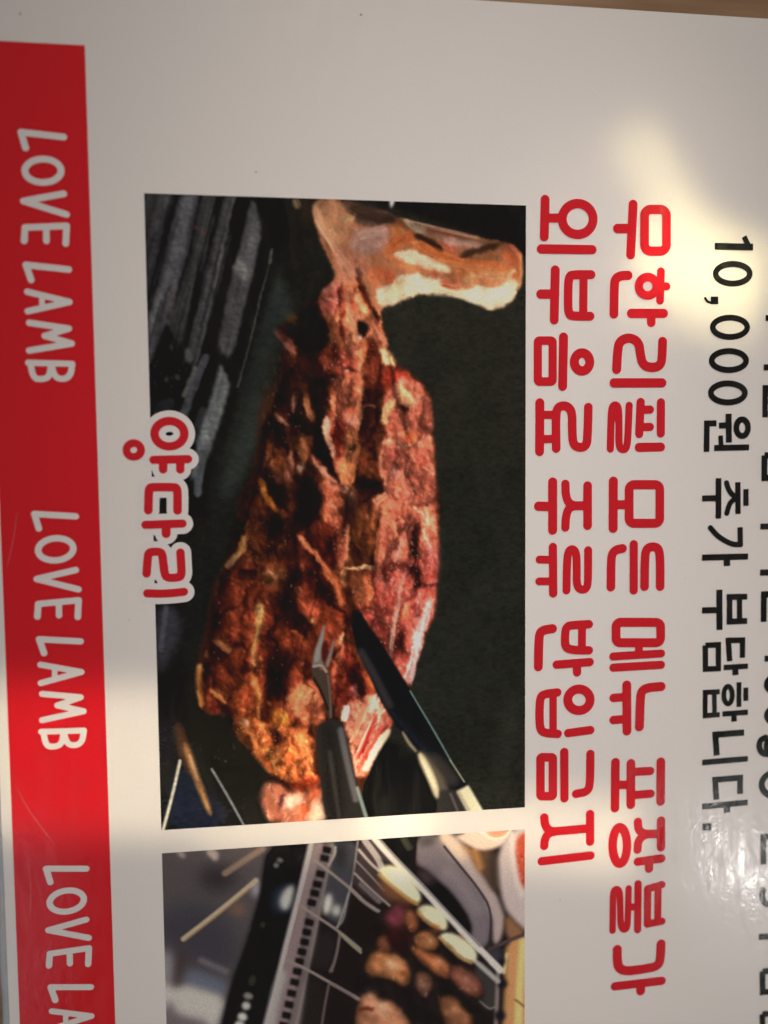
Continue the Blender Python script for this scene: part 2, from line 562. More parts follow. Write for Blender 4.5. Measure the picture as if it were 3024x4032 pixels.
menu = bpy.data.objects.new('menu_sheet', None)
menu.location = W(84, 94, -0.9)
COL.objects.link(menu)
tag(menu, 'laminated white restaurant menu sheet with red lettering, red band and meat pictures', 'menu')
bpy.context.view_layer.update()
def adopt(o):                                          # children are built in world space
    o.parent = menu
    o.matrix_parent_inverse = menu.matrix_world.inverted()
    return o

LX, TY, RX, BY = -31.6, -41.1, 200.0, 228.0
paper = adopt(slab('paper', LX, TY, RX, BY, -0.7, 0.0, M_paper, None, 0.12))
# clear edge of the film, a little wavy, standing out past the paper
def film_edge():
    v, f = [], []
    n = 120
    prof = [(0.0, -0.05), (0.35, 0.02), (0.7, 0.0), (1.0, -0.35)]
    def run(pts, nrm, seed, wd):
        base = len(v)
        rr = random.Random(seed)
        ph = [rr.uniform(0, 6.28) for _ in range(3)]
        for i, (x, y) in enumerate(pts):
            wob = 0.18 * math.sin(i * 0.31 + ph[0]) + 0.12 * math.sin(i * 0.83 + ph[1])
            for (t, z) in prof:
                v.append(W(x + nrm[0] * wd * t, y + nrm[1] * wd * t, z + wob * t * t))
        k = len(prof)
        for i in range(len(pts) - 1):
            for j in range(k - 1):
                a = base + i * k + j
                f.append((a, a + 1, a + k + 1, a + k))
    run([(LX, TY + (BY - TY) * i / n) for i in range(n + 1)], (-1, 0), 3, 1.6)
    o = mesh_obj('film_edge', v, f, film_mat())
    for p in o.data.polygons:
        p.use_smooth = True
    md = o.modifiers.new('thickness', 'SOLIDIFY'); md.thickness = 0.00012; md.offset = -1
    return o
adopt(film_edge())

def flat(name, x0, y0, x1, y1, z, mat):
    return mesh_obj(name, [W(x0, y0, z), W(x0, y1, z), W(x1, y1, z), W(x1, y0, z)], [(0, 1, 2, 3)], mat)
ZB, ZO, ZL = 0.03, 0.06, 0.09
band = adopt(flat('red_band', -29.5, -27.8, -10.45, BY - 6, ZB, M_band))

# ------------------------------------------------------------------ LOVE LAMB, repeated down the band
LOVE = [
    [('l', 14.5, [(278, 598), (92, 577), (112, 645)])],
    [('e', 14.5, (188, 745, 79, 51))],
    [('l', 14.5, [(278, 845), (103, 877), (290, 935)])],
    [('l', 14.5, [(106, 1050), (110, 992), (291, 985), (287, 1062)]), ('l', 14, [(202, 988), (203, 1050)])],
    [('l', 14.5, [(300, 1175), (114, 1155), (136, 1220)])],
    [('l', 14, [(120, 1272), (303, 1316), (122, 1357)]), ('l', 12, [(184, 1292), (184, 1340)])],
    [('l', 14, [(128, 1407), (300, 1432), (196, 1464), (313, 1497), (128, 1528)])],
    [('l', 13.5, [(124, 1581), (315, 1586)]), ('c', 13.5, [(315, 1588), (308, 1636), (280, 1654), (240, 1645), (224, 1588)]),
     ('c', 13.5, [(224, 1590), (216, 1642), (185, 1654), (146, 1648), (133, 1583)])],
]
y1 = T_L6([(92, 577)])[0]; y2 = T_L7([(148, 26)])[0]; y3 = T_L7([(198, 1545)])[0]
offs = [(0.0, 0.0), tuple(y2 - y1), tuple(y3 - y1)]
for k, off in enumerate(offs):
    for st in LOVE:
        if k == 0:
            o = glyph_mesh('slogan_letter', st, T_L6, M_white, ZL, None, 0.14)
            st.append(o)
        else:
            o = st[-1].copy(); COL.objects.link(o)
            o.location = (off[0] / 1000, -off[1] / 1000, 0)
    if k == 0:
        for i, st in enumerate(LOVE):
            LOVE[i] = [st[-1]]
for o in [o for o in COL.objects if o.name.startswith('slogan_letter')]:
    o.parent = band
    o.matrix_parent_inverse = Matrix.Identity(4)

# ------------------------------------------------------------------ red heading, two lines
h4, h5 = 25, 21.5
LINE1 = [
    (T_R4, [('q', h4, (743, 173, 862, 400, 34)), ('l', h4, [(681, 146), (667, 420)]), ('l', h4, [(670, 277), (596, 277)])]),
    (T_R4, [('e', 23, (760, 591, 48, 50)), ('l', 22, [(832, 511), (827, 669)]), ('l', 22, [(832, 592), (862, 592)]),
            ('l', h4, [(671, 739), (846, 739)]), ('l', 24, [(779, 740), (779, 789)]),
            ('c', h4, [(653, 532), (610, 534), (582, 552), (578, 600), (576, 742)])]),
    (T_R4, [('c', h4, [(841, 892), (839, 960), (832, 1022), (785, 1036), (733, 1020), (720, 960), (712, 895), (660, 868), (606, 890), (596, 945), (591, 1043)]),
            ('l', h4, [(577, 1117), (838, 1117)])]),
    (T_R4, [('l', 23, [(832, 1224), (831, 1391)]), ('l', 23, [(722, 1222), (714, 1394)]), ('l', 22, [(722, 1264), (773, 1262)]), ('l', 22, [(718, 1358), (773, 1357)]),
            ('l', 24, [(713, 1468), (831, 1466)]),
            ('c', 20, [(659, 1240), (653, 1400), (646, 1474), (622, 1482), (603, 1462), (604, 1360), (602, 1250), (583, 1234), (564, 1250), (560, 1340), (557, 1476)])]),
    (T_R4, [('q', 24.5, (659, 1671, 826, 1881, 26)), ('l', h4, [(573, 1652), (572, 1908)]), ('l', 24, [(575, 1780), (655, 1780)])]),
    (T_R4, [('c', 24, [(828, 2225), (828, 2090), (822, 2018), (785, 2006), (750, 2022), (744, 2090), (743, 2225)]),
            ('l', 23, [(684, 1996), (684, 2246)]), ('c', 24, [(623, 2018), (584, 2026), (564, 2052), (561, 2100), (560, 2228)])]),
    (T_R5, [('q', h5, (513, 302, 725, 399, 22)), ('l', 19, [(622, 400), (622, 452)]), ('l', 19, [(500, 464), (728, 450)]), ('l', 19.5, [(500, 517), (727, 504)])]),
    (T_R5, [('c', h5, [(727, 607), (662, 612), (632, 630), (628, 680), (624, 798)]), ('l', h5, [(564, 600), (565, 818)]),
            ('l', 20, [(501, 661), (562, 656)]), ('l', 20, [(501, 766), (562, 761)])]),
    (T_R5, [('l', 21, [(726, 965), (725, 1152)]), ('l', 21, [(584, 972), (583, 1168)]), ('l', 19.5, [(585, 1013), (676, 1008)]), ('l', 19.5, [(583, 1124), (678, 1116)]),
            ('l', 21, [(510, 967), (508, 1184)]), ('l', 20, [(510, 1074), (580, 1074)])]),
    (T_R5, [('l', 20, [(727, 1244), (727, 1370)]), ('l', 20, [(724, 1306), (660, 1308)]), ('c', 20, [(617, 1250), (619, 1286), (640, 1304), (664, 1308)]),
            ('c', 20, [(615, 1382), (618, 1342), (640, 1316), (664, 1309)]), ('l', 20, [(616, 1439), (728, 1424)]), ('l', 20, [(670, 1435), (670, 1472)]),
            ('e', 21, (531, 1362, 34, 86))]),
    (T_R5, [('l', 17.5, [(664, 1568), (662, 1735)]), ('l', 17, [(713, 1560), (711, 1722)]), ('l', 17.5, [(664, 1568), (731, 1548)]), ('l', 17.5, [(662, 1735), (731, 1722)]),
            ('l', 17.5, [(618, 1544), (616, 1762)]), ('l', 17, [(616, 1653), (572, 1655)]),
            ('c', 15.5, [(573, 1566), (570, 1700), (566, 1756), (548, 1764), (534, 1740), (533, 1640), (531, 1580), (515, 1566), (499, 1580), (498, 1660), (497, 1766)])]),
    (T_R5, [('c', h5, [(727, 1830), (724, 1900), (712, 1936), (640, 1950), (560, 1960), (526, 1944), (519, 1910), (519, 1856)]),
            ('l', 20, [(508, 2031), (730, 2005)]), ('l', 21, [(630, 2020), (630, 2053)])]),
]
LINE2 = [
    (T_R4, [('e', 25, (379, 225, 84, 84)), ('l', h4, [(202, 119), (197, 321)]), ('l', 24, [(200, 220), (285, 220)]), ('l', h4, [(181, 388), (458, 392)])]),
    (T_R4, [('c', 24, [(452, 528), (360, 528), (330, 536), (326, 640), (328, 745), (360, 754), (447, 754)]), ('l', 23, [(411, 530), (409, 752)]),
            ('l', h4, [(257, 503), (251, 774)]), ('l', h4, [(255, 634), (178, 634)])]),
    (T_R4, [('e', 25, (403, 1003, 42, 49)), ('l', h4, [(302, 868), (297, 1135)]), ('q', 23, (162, 887, 243, 1110, 10))]),
    (T_R4, [('c', 24, [(437, 1250), (433, 1400), (428, 1458), (392, 1472), (354, 1452), (349, 1380), (349, 1280), (330, 1248), (300, 1240), (268, 1252), (260, 1300), (262, 1473)]),
            ('l', h4, [(173, 1226), (172, 1490)]), ('l', 22, [(172, 1292), (258, 1290)]), ('l', 22, [(172, 1424), (260, 1421)])]),
    (T_R4, [('l', 24, [(433, 1677), (433, 1893)]), ('l', 24, [(430, 1785), (345, 1786)]), ('c', 23, [(312, 1667), (314, 1730), (330, 1772), (360, 1784)]),
            ('c', 23, [(312, 1903), (314, 1845), (330, 1798), (360, 1787)]), ('l', h4, [(243, 1657), (243, 1918)]), ('l', h4, [(240, 1790), (166, 1788)])]),
    (T_R4, [('c', 22, [(436, 2028), (436, 2180), (430, 2236), (398, 2244), (374, 2222), (374, 2120), (372, 2040), (350, 2018), (325, 2036), (320, 2120), (318, 2246)]),
            ('l', 23, [(244, 2010), (246, 2262)]), ('l', 21, [(171, 2078), (242, 2080)]), ('l', 21, [(170, 2197), (242, 2197)])]),
    (T_R5, [('c', 20, [(384, 311), (310, 315), (276, 322), (270, 370), (272, 422), (310, 434), (384, 435)]), ('l', 19, [(352, 318), (351, 430)]),
            ('l', 20, [(231, 503), (388, 491)]), ('l', 20, [(328, 498), (328, 540)]), ('c', h5, [(211, 332), (170, 338), (150, 352), (146, 400), (144, 513)])]),
    (T_R5, [('e', h5, (337, 670, 53, 51)), ('l', 20, [(286, 828), (391, 814)]),
            ('c', 20, [(234, 635), (176, 642), (152, 656), (149, 740), (152, 812), (176, 828), (236, 832)]), ('l', 18, [(214, 640), (214, 828)])]),
    (T_R5, [('c', 20, [(391, 927), (390, 1060), (380, 1106), (323, 1117)]), ('l', 20, [(267, 918), (268, 1138)]), ('q', 20.5, (154, 943, 213, 1128, 8))]),
    (T_R5, [('l', 20, [(390, 1213), (390, 1344)]), ('l', 20, [(388, 1281), (215, 1296)]), ('c', 20, [(172, 1229), (175, 1264), (192, 1290), (220, 1296)]),
            ('c', 20, [(172, 1364), (175, 1330), (192, 1304), (220, 1297)]), ('l', 20, [(160, 1437), (392, 1410)])]),
]
for tr, st in LINE1 + LINE2:
    adopt(glyph_mesh('heading_syllable', st, tr, M_red, ZL, None, 0.15))

# ------------------------------------------------------------------ black notice line
NOTICE = [
    (T_K1, [('s', 19, [(168, 398), (390, 403)]), ('s', 16, [(337, 342), (362, 392)])]),
    (T_K1, [('e', 17, (272, 558, 99, 57))]),
    (T_K1, [('s', 22, [(144, 713), (188, 713)]), ('c', 7, [(156, 728), (125, 722), (112, 700)])]),
    (T_K1, [('e', 17, (256, 869, 100, 56))]),
    (T_K1, [('e', 17, (250, 1062, 100, 55))]),
    (T_K1, [('e', 17, (244, 1250, 99, 55))]),
    (T_K1, [('e', 17, (327, 1452, 34, 48)), ('s', 18, [(248, 1371), (250, 1538)]), ('s', 17, [(192, 1440), (248, 1438)]), ('s', 17, [(164, 1570), (367, 1566)]),
            ('s', 14, [(202, 1497), (204, 1560)]), ('s', 17, [(178, 1426), (122, 1428), (120, 1592)])]),
    (T_K1, [('s', 16, [(349, 1808), (349, 1906)]), ('s', 16, [(302, 1768), (303, 1953)]), ('c', 15, [(300, 1858), (262, 1836), (244, 1800), (236, 1772)]),
            ('c', 15, [(300, 1858), (262, 1880), (246, 1915), (238, 1948)]), ('s', 17, [(190, 1745), (189, 1980)]), ('s', 17, [(94, 1863), (188, 1861)])]),
    (T_K2, [('s', 20, [(393, -45), (395, 82)]), ('c', 19, [(396, 82), (340, 80), (290, 58), (225, 15), (178, -40)]), ('s', 22, [(117, 176), (451, 168)]), ('s', 24, [(297, 180), (298, 237)])]),
    (T_K2, [('s', 21, [(295, 462), (445, 459)]), ('s', 21, [(295, 641), (445, 635)]), ('s', 21, [(317, 445), (317, 660)]), ('s', 20, [(389, 470), (389, 630)]),
            ('s', 23, [(243, 408), (244, 700)]), ('s', 22, [(117, 559), (240, 556)])]),
    (T_K2, [('s', 20, [(410, 902), (411, 774), (308, 777), (318, 927)]), ('s', 19, [(274, 973), (450, 963)]), ('s', 22, [(358, 975), (360, 1028)]),
            ('s', 20, [(141, 812), (236, 808), (236, 980), (142, 984), (141, 812)])]),
    (T_K2, [('s', 18, [(435, 1118), (435, 1215)]), ('s', 18, [(385, 1079), (385, 1259)]), ('e', 18, (306, 1173, 31, 63)), ('s', 19, [(264, 1310), (449, 1297)]), ('s', 20, [(349, 1310), (350, 1365)]),
            ('s', 18, [(140, 1136), (140, 1341)]), ('s', 17, [(207, 1150), (208, 1320)]), ('s', 18, [(124, 1154), (246, 1148)]), ('s', 18, [(124, 1323), (246, 1314)])]),
    (T_K2, [('s', 22, [(422, 1444), (214, 1460), (224, 1610)]), ('s', 20, [(119, 1662), (450, 1634)])]),
    (T_K2, [('s', 21, [(393, 1889), (394, 1772), (213, 1787), (222, 1930)]), ('s', 20, [(119, 1982), (449, 1951)]), ('s', 23, [(298, 1975), (299, 2025)])]),
    (T_K2, [('s', 25, [(120, 2128), (184, 2128)])]),
]
for tr, st in NOTICE:
    adopt(glyph_mesh('notice_character', st, tr, M_black, ZL, None, 0.11))
# the next line of the notice, cut by the edge of the view: only the near strokes show
CUT = [
    (T_K1, [('s', 17, [(463, 815), (620, 812)])]),
    (T_K1, [('s', 17, [(452, 1102), (600, 1100)]), ('s', 17, [(600, 1222), (462, 1222), (460, 1392)])]),
    (T_K1, [('s', 18, [(456, 1613), (590, 1611), (588, 1741), (456, 1744), (456, 1613)])]),
    (T_K1, [('s', 17, [(432, 2026), (590, 2024)])]),
    (T_K2, [('s', 22, [(537, 285), (760, 280)]), ('s', 22, [(740, 440), (566, 443), (564, 642)])]),
    (T_K2, [('s', 21, [(570, 909), (760, 905)])]),
    (T_K2, [('e', 22, (690, 1096, 103, 66))]),
    (T_K2, [('e', 22, (692, 1320, 103, 66))]),
    (T_K2, [('c', 21, [(578, 1480), (536, 1500), (530, 1560), (560, 1602), (620, 1602), (660, 1560), (640, 1500), (600, 1500), (580, 1540), (600, 1600)])]),
    (T_K2, [('e', 22, (655, 1822, 105, 88))]),
    (T_K3, [('s', 27, [(1100, 458), (962, 462), (962, 718)])]),
    (T_K3, [('c', 27, [(960, 960), (945, 1020), (975, 1085), (1040, 1105), (1100, 1060), (1090, 980)])]),
    (T_K3, [('s', 28, [(920, 1396), (1150, 1385)])]),
    (T_K3, [('s', 27, [(952, 1718), (1110, 1708), (1112, 1900), (955, 1912), (952, 1718)])]),
    (T_K3, [('s', 27, [(952, 2118), (1110, 2108), (1112, 2290), (955, 2300), (952, 2118)])]),
]
for tr, st in CUT:
    adopt(glyph_mesh('notice_character', st, tr, M_black, ZL, None, 0.13))

# ------------------------------------------------------------------ caption under the lamb picture, red with a white edge
CAP = [
    [('e', 41, (657, 388, 144, 123)), ('l', 41, [(503, 641), (837, 634)]), ('l', 41, [(597, 650), (596, 734)]), ('l', 41, [(763, 650), (762, 734)])],
    [('c', 42, [(453, 1128), (456, 980), (462, 912), (500, 905), (690, 905), (730, 912), (736, 980), (735, 1130)]), ('l', 41, [(426, 1270), (783, 1257)]), ('l', 44, [(625, 1275), (626, 1354)])],
    [('c', 41, [(436, 1740), (446, 1600), (454, 1540), (500, 1530), (560, 1530), (588, 1548), (598, 1640), (612, 1750), (640, 1784), (740, 1780), (776, 1760), (770, 1640), (764, 1538)]),
     ('c', 41, [(444, 1932), (560, 1937), (690, 1930), (796, 1917)])],
]
edge = adopt(glyph_mesh('caption_edge', sum(CAP, []), T_Y, M_white, ZO, None, 0.15, grow=T_Y.r(62)))
for st in CAP:
    adopt(glyph_mesh('caption_syllable', st, T_Y, M_red, ZL, None, 0.13))
adopt(glyph_mesh('caption_syllable', [('e', 37, (312, 545, 71, 67))], T_Y, M_red, ZL, None, 0.13))

# ------------------------------------------------------------------ printed picture: roast lamb leg on the grill
P = Picture(0, 0, 78.0, 129.8, 6.4, 7)
P.a[:] = np.array((27, 26, 23)) / 255.
a1, a2, a3, a4, a5, a6, c1, c2 = T_A1, T_A2, T_A3, T_A4, T_A5, T_A6, T_C1, T_C2
# dark backdrop on the right, faintly green
P.poly(c1, [(980, 60), (1600, 60), (1600, 1400), (1150, 1400), (990, 560)], (35, 35, 30), 6, rnd=0)
P.poly(c2, [(1150, -60), (1600, -60), (1600, 1400), (850, 1400), (1080, 780)], (33, 34, 30), 6, rnd=0)
P.poly(c1, [(900, 60), (1600, 60), (1600, 330), (1300, 200), (1000, 110)], (20, 16, 16), 5)
P.poly(c2, [(900, 1000), (1100, 1000), (1230, 1330), (850, 1330)], (17, 17, 16), 5)
P.poly(a6, [(1480, 600), (1560, 700), (1480, 1100), (1420, 1540), (1360, 1540), (1400, 1000)], (44, 44, 38), 8, 0.7)
# grill bars
P.poly(a1, [(0, 0), (800, 40), (700, 500), (560, 1000), (420, 1480), (330, 1330), (200, 1100), (60, 1450), (0, 1500)], (50, 50, 52), 3, rnd=0)
P.poly(a1, [(30, 40), (250, 60), (150, 380), (40, 660), (25, 300)], (64, 64, 66), 2, rnd=0)
P.line(a1, [(200, 80), (120, 330), (60, 520)], 40, (78, 78, 80), 3, .6)
P.line(a1, [(295, 70), (200, 380), (60, 960)], 62, (24, 24, 27), 2)
P.poly(a1, [(310, 60), (470, 60), (420, 300), (330, 720), (200, 1050), (120, 1290), (50, 1450), (48, 1060), (130, 800), (220, 420)], (88, 88, 94), 2, rnd=0)
P.line(a1, [(360, 120), (280, 520), (130, 980)], 70, (104, 103, 108), 5, .8)
P.line(a1, [(400, 300), (320, 700), (150, 1180)], 24, (72, 72, 78), 2, .8)
P.line(a1, [(480, 60), (430, 360), (330, 740), (215, 1060)], 34, (32, 32, 34), 2)
P.poly(a1, [(500, 60), (620, 60), (560, 380), (470, 760), (400, 1000), (310, 1270), (215, 1200), (280, 950), (400, 600)], (66, 66, 64), 2, rnd=0)
P.line(a1, [(270, 830), (215, 1110)], 34, (88, 84, 82), 2, .8)
P.line(a1, [(440, 320), (510, 380), (570, 380)], 26, (96, 70, 66), 2, .8)
P.line(a1, [(640, 60), (545, 450), (450, 820), (370, 1280)], 66, (24, 23, 23), 2)
P.poly(a1, [(690, 60), (785, 60), (745, 250), (680, 430), (615, 700), (565, 950), (480, 1400), (420, 1480), (365, 1440), (400, 1200), (510, 800), (610, 420)], (76, 76, 78), 2, rnd=0)
P.line(a1, [(750, 80), (700, 370), (630, 640), (590, 800)], 34, (118, 116, 116), 2.5, .85)
P.line(a1, [(560, 880), (510, 1200), (450, 1400)], 60, (84, 86, 90), 3, .7)
P.line(a1, [(820, 60), (700, 600), (570, 1200), (430, 1680)], 105, (20, 19, 18), 2)
P.poly(a1, [(885, 100), (915, 110), (965, 330), (960, 420), (920, 620), (880, 800), (830, 980), (800, 1100), (760, 1290), (700, 1390), (630, 1280), (680, 1000), (730, 760), (740, 650), (800, 500), (830, 350), (860, 250)], (90, 90, 93), 1.6, rnd=0)
P.poly(a1, [(742, 655), (800, 580), (880, 690), (850, 760), (760, 690)], (132, 131, 130), 2, rnd=0)
P.poly(a1, [(820, 390), (880, 350), (960, 400), (900, 470), (820, 480)], (112, 111, 114), 3, rnd=0)
P.poly(a1, [(880, 160), (930, 180), (950, 330), (880, 330)], (106, 106, 108), 3, rnd=0)
P.line(a1, [(770, 820), (740, 1000), (680, 1300)], 110, (72, 70, 70), 8, .7)
P.line(a1, [(1062, 510), (960, 920), (860, 1330), (780, 1620)], 13, (84, 84, 80), .8)
P.line(a1, [(1062, 505), (1040, 620)], 18, (120, 118, 112), 1)
P.poly(a1, [(1080, 690), (1140, 740), (1220, 970), (1200, 1090), (1080, 1150), (1000, 1190), (1040, 900)], (46, 51, 49), 6, rnd=0)
P.poly(a1, [(60, 1470), (190, 1110), (250, 1200), (340, 1330), (420, 1480), (340, 1680), (60, 1680)], (16, 16, 18), 3, rnd=0)
P.blob(a1, 372, 1370, 28, 60, (98, 100, 104), -10, 2)
P.blob(a1, 240, 1300, 12, 40, (80, 84, 90), 0, 2)
P.blob(a1, 200, 1565, 22, 26, (84, 86, 88), 0, 2)
P.blob(a1, 285, 1545, 20, 22, (88, 90, 84), 0, 2)
P.scatter(a1, [(80, 1400), (330, 1350), (420, 1600), (90, 1660)], 60, [(70, 72, 76), (40, 42, 48), (95, 98, 100)], (1, 4), (.4, 1.0), 110, 40)
P.line(a1, [(430, 1480), (350, 1690)], 46, (104, 102, 98), 2)
P.line(c1, [(150, 870), (130, 910)], 60, (42, 44, 50), 4)
P.line(c1, [(300, 690), (240, 850), (200, 960)], 30, (78, 80, 86), 2)
P.line(c1, [(330, 700), (270, 880), (230, 1000)], 24, (16, 16, 18), 2)
P.line(c1, [(290, 900), (260, 1000)], 40, (52, 54, 58), 3)
P.poly(c1, [(362, 715), (398, 795), (380, 870), (335, 1000), (292, 1130), (272, 1230), (240, 1150), (262, 1060), (275, 990), (315, 870), (340, 770)], (108, 112, 116), 1.6, rnd=0)
P.line(c1, [(372, 760), (360, 860), (310, 1000)], 26, (140, 144, 142), 3, .8)
P.poly(c1, [(240, 1150), (300, 1150), (310, 1300), (230, 1300)], (18, 18, 20), 3, rnd=0)
P.line(c1, [(283, 1060), (272, 1210)], 30, (96, 100, 106), 2)
for _k in range(60):
    x = P.rng.uniform(20, 800); yy = P.rng.uniform(0, 900); ln = P.rng.uniform(250, 700)
    sl = -.30 + .07 * x / 800
    P.line(a1, [(x + sl * yy, 40 + yy), (x + sl * (yy + ln / 2) + P.rng.uniform(-8, 8), 40 + yy + ln / 2), (x + sl * (yy + ln), 40 + yy + ln)], P.rng.uniform(8, 26), [(24, 24, 26), (112, 112, 116), (60, 60, 64), (16, 16, 18)][P.rng.randint(4)], 2.0, P.rng.uniform(.2, .5), True)
bars = np.maximum(P.full_mask(c1, [(60, 50), (640, 60), (560, 420), (420, 900), (270, 1260), (90, 1260)], 4), P.full_mask(c2, [(100, 450), (230, 450), (230, 900), (110, 1000)], 4))
P.warp(bars, 1.6, 9)
P.relief(bars, 9, 1.0, 9.0, .07, (1, 0), 2, .27)
P.relief(bars, 16, 1.0, 1.4, .06, octaves=3)
P.a = P.a * (1 - .20 * bars)[..., None]
# dark green oil-black wall of the grill
P.poly(c1, [(560, 420), (630, 520), (560, 700), (520, 900), (500, 1010), (430, 1180), (420, 1280), (330, 1290), (400, 1000), (480, 700)], (36, 40, 38), 8)
P.poly(c2, [(430, 0), (420, 120), (370, 320), (300, 560), (250, 700), (180, 760), (220, 500), (300, 200), (340, -40)], (26, 27, 26), 8)
P.line(c1, [(500, 880), (470, 1000), (380, 1200)], 60, (42, 47, 44), 8, .8)
P.poly(c2, [(110, 480), (180, 465), (220, 560), (150, 700), (115, 760)], (52, 52, 60), 5)
P.line(c2, [(150, 480), (130, 640)], 18, (74, 76, 86), 2, .8)
P.poly(c2, [(190, 1090), (260, 1110), (430, 1320), (150, 1345), (150, 1200)], (29, 33, 45), 5)
P.poly(c2, [(110, 900), (200, 900), (190, 1050), (120, 1150)], (30, 28, 32), 6)
P.line(c2, [(204, 1068), (175, 1200), (138, 1335)], 11, (196, 190, 172), .8)
P.line(c2, [(195, 930), (225, 1040), (255, 1120)], 40, (66, 44, 32), 5, .9, True)
P.line(c2, [(222, 1000), (262, 1120), (322, 1275)], 26, (128, 92, 58), 3, .95, True)
P.line(c2, [(238, 1040), (272, 1140)], 12, (180, 144, 114), 2, .8, True)
P.line(c2, [(285, 1180), (314, 1258)], 10, (176, 132, 82), 2, .8, True)
P.line(c2, [(326, 1100), (380, 1190), (452, 1320)], 8, (126, 132, 138), .8)
P.scatter(c2, [(330, 1020), (420, 1000), (420, 1060), (330, 1080)], 14, [(90, 70, 66), (120, 100, 96)], (1, 2), (.3, .8))
P.a = np.clip(P.a * (0.86 + 0.28 * P.noise(40, 4))[..., None] * (0.80 + 0.40 * P.noise(4, 3, 1.6, .8))[..., None], 0, 1)

# ---- the meat: silhouette first
sil_body = [T_C1([(730, 470), (630, 545), (570, 590), (610, 640), (590, 760), (560, 880), (520, 960), (505, 1080), (470, 1160), (430, 1240)]),
            T_C2([(440, 20), (430, 120), (400, 230), (375, 330), (340, 430), (320, 520), (300, 620), (290, 690), (275, 790), (285, 870), (320, 890), (380, 880), (405, 940), (430, 980), (500, 1060), (550, 1110), (590, 1150), (640, 1190), (720, 1190), (760, 1150), (870, 1320), (905, 1170), (950, 1050), (990, 970), (1020, 930), (1085, 775), (1110, 700), (1130, 650), (1150, 580), (1180, 510), (1185, 440), (1195, 300), (1203, 120), (1198, 0)]),
            T_C1([(1195, 1200), (1185, 1100), (1175, 960), (1175, 860), (1140, 800), (1090, 750), (1035, 710), (1000, 640), (985, 560), (900, 400), (780, 400)])]
sil_body = np.vstack(sil_body)
class Mm:                                   # points already in sheet millimetres
    def __call__(s, p): return np.asarray(p, float)
    def r(s, w): return w
mm = Mm()
P.poly(mm, sil_body, (66, 37, 24), 1.2)
leg = [(128, 80), (300, 78), (420, 110), (640, 170), (740, 215), (900, 265), (1100, 300), (1280, 350), (1500, 380), (1560, 430), (1585, 540), (1570, 680), (1510, 790), (1430, 835), (1350, 845), (1260, 800), (1140, 755), (990, 725), (930, 745), (890, 722), (760, 780), (640, 830), (600, 870), (600, 930), (620, 1000), (650, 1140), (560, 1300), (260, 1300), (160, 1160), (230, 1080), (240, 960), (200, 890), (150, 800), (220, 680), (290, 620), (270, 560), (210, 450), (170, 330), (125, 200)]
P.poly(a2, leg, (160, 98, 64), 1.0)
P.poly(a2, [(0, 60), (100, 70), (120, 200), (90, 300), (40, 180)], (46, 36, 28), 5, .9)
P.fib(a2, [(0, 75), (25, 140)], 40, (110, 90, 66), 3, .7)
P.poly(a2, [(128, 80), (300, 80), (420, 180), (350, 330), (300, 460), (200, 320), (135, 230)], (184, 128, 88), 2)
P.scatter(a2, [(135, 90), (300, 90), (410, 190), (320, 380), (190, 300)], 90, [(206, 158, 112), (166, 104, 72), (140, 100, 62), (196, 140, 104)], (4, 11), (.6, 1.5), 75, 25)
P.poly(a2, [(320, 85), (470, 105), (720, 200), (690, 245), (560, 272), (430, 255), (400, 180)], (74, 54, 42), 2)
P.fib(a2, [(330, 110), (480, 150), (640, 190)], 26, (140, 108, 84), 2, .8)
P.fib(a2, [(330, 230), (420, 180)], 30, (196, 158, 108), 2, .8)
P.poly(a2, [(430, 285), (640, 265), (665, 330), (600, 430), (480, 490), (400, 440), (370, 350)], (164, 122, 106), 3)
P.scatter(a2, [(400, 290), (640, 270), (640, 380), (480, 480)], 45, [(184, 146, 128), (140, 96, 84), (170, 120, 104)], (3, 9), (.6, 1.6), 20, 35)
P.poly(a2, [(280, 400), (400, 430), (520, 490), (500, 560), (440, 650), (380, 690), (300, 630), (280, 500)], (164, 102, 76), 3)
P.scatter(a2, [(280, 400), (520, 480), (480, 600), (310, 630)], 70, [(196, 140, 112), (130, 70, 50), (180, 110, 84), (112, 60, 44)], (3, 9), (.5, 1.3), 75, 30)
P.poly(a2, [(660, 270), (760, 225), (900, 360), (1060, 450), (1200, 510), (1380, 530), (1560, 520), (1580, 600), (1540, 680), (1400, 690), (1250, 655), (1100, 610), (1000, 600), (700, 520), (620, 470), (640, 380)], (184, 102, 54), 2.5)
P.scatter(a2, [(660, 300), (760, 250), (1060, 460), (1380, 540), (1540, 640), (1250, 650), (720, 510)], 150, [(206, 128, 72), (160, 80, 40), (196, 110, 60), (214, 150, 96)], (4, 14), (.6, 1.8), 18, 14)
P.poly(a2, [(740, 212), (900, 268), (1280, 352), (1420, 385), (1350, 430), (1200, 430), (1050, 390), (900, 330), (800, 290)], (178, 124, 94), 1.6)
P.fib(a2, [(755, 228), (820, 265), (905, 312)], 34, (220, 198, 158), 1.6)
P.fib(a2, [(900, 290), (1050, 310), (1180, 340)], 20, (150, 70, 46), 1.6, .9)
P.fib(a2, [(1050, 365), (1180, 385), (1285, 405)], 46, (206, 156, 134), 2)
P.fib(a2, [(1010, 380), (1080, 420), (1130, 450)], 36, (190, 84, 60), 2)
P.fib(a2, [(1180, 345), (1300, 370), (1420, 390)], 22, (170, 112, 76), 1.5)
P.poly(a2, [(825, 315), (900, 345), (1020, 400), (1025, 440), (920, 405), (850, 362)], (58, 36, 24), 1.2)
P.poly(a2, [(1140, 455), (1300, 400), (1440, 385), (1380, 440), (1190, 492)], (72, 46, 30), 1.4)
P.poly(a2, [(1170, 490), (1400, 440), (1450, 490), (1300, 530)], (122, 74, 42), 2.5)
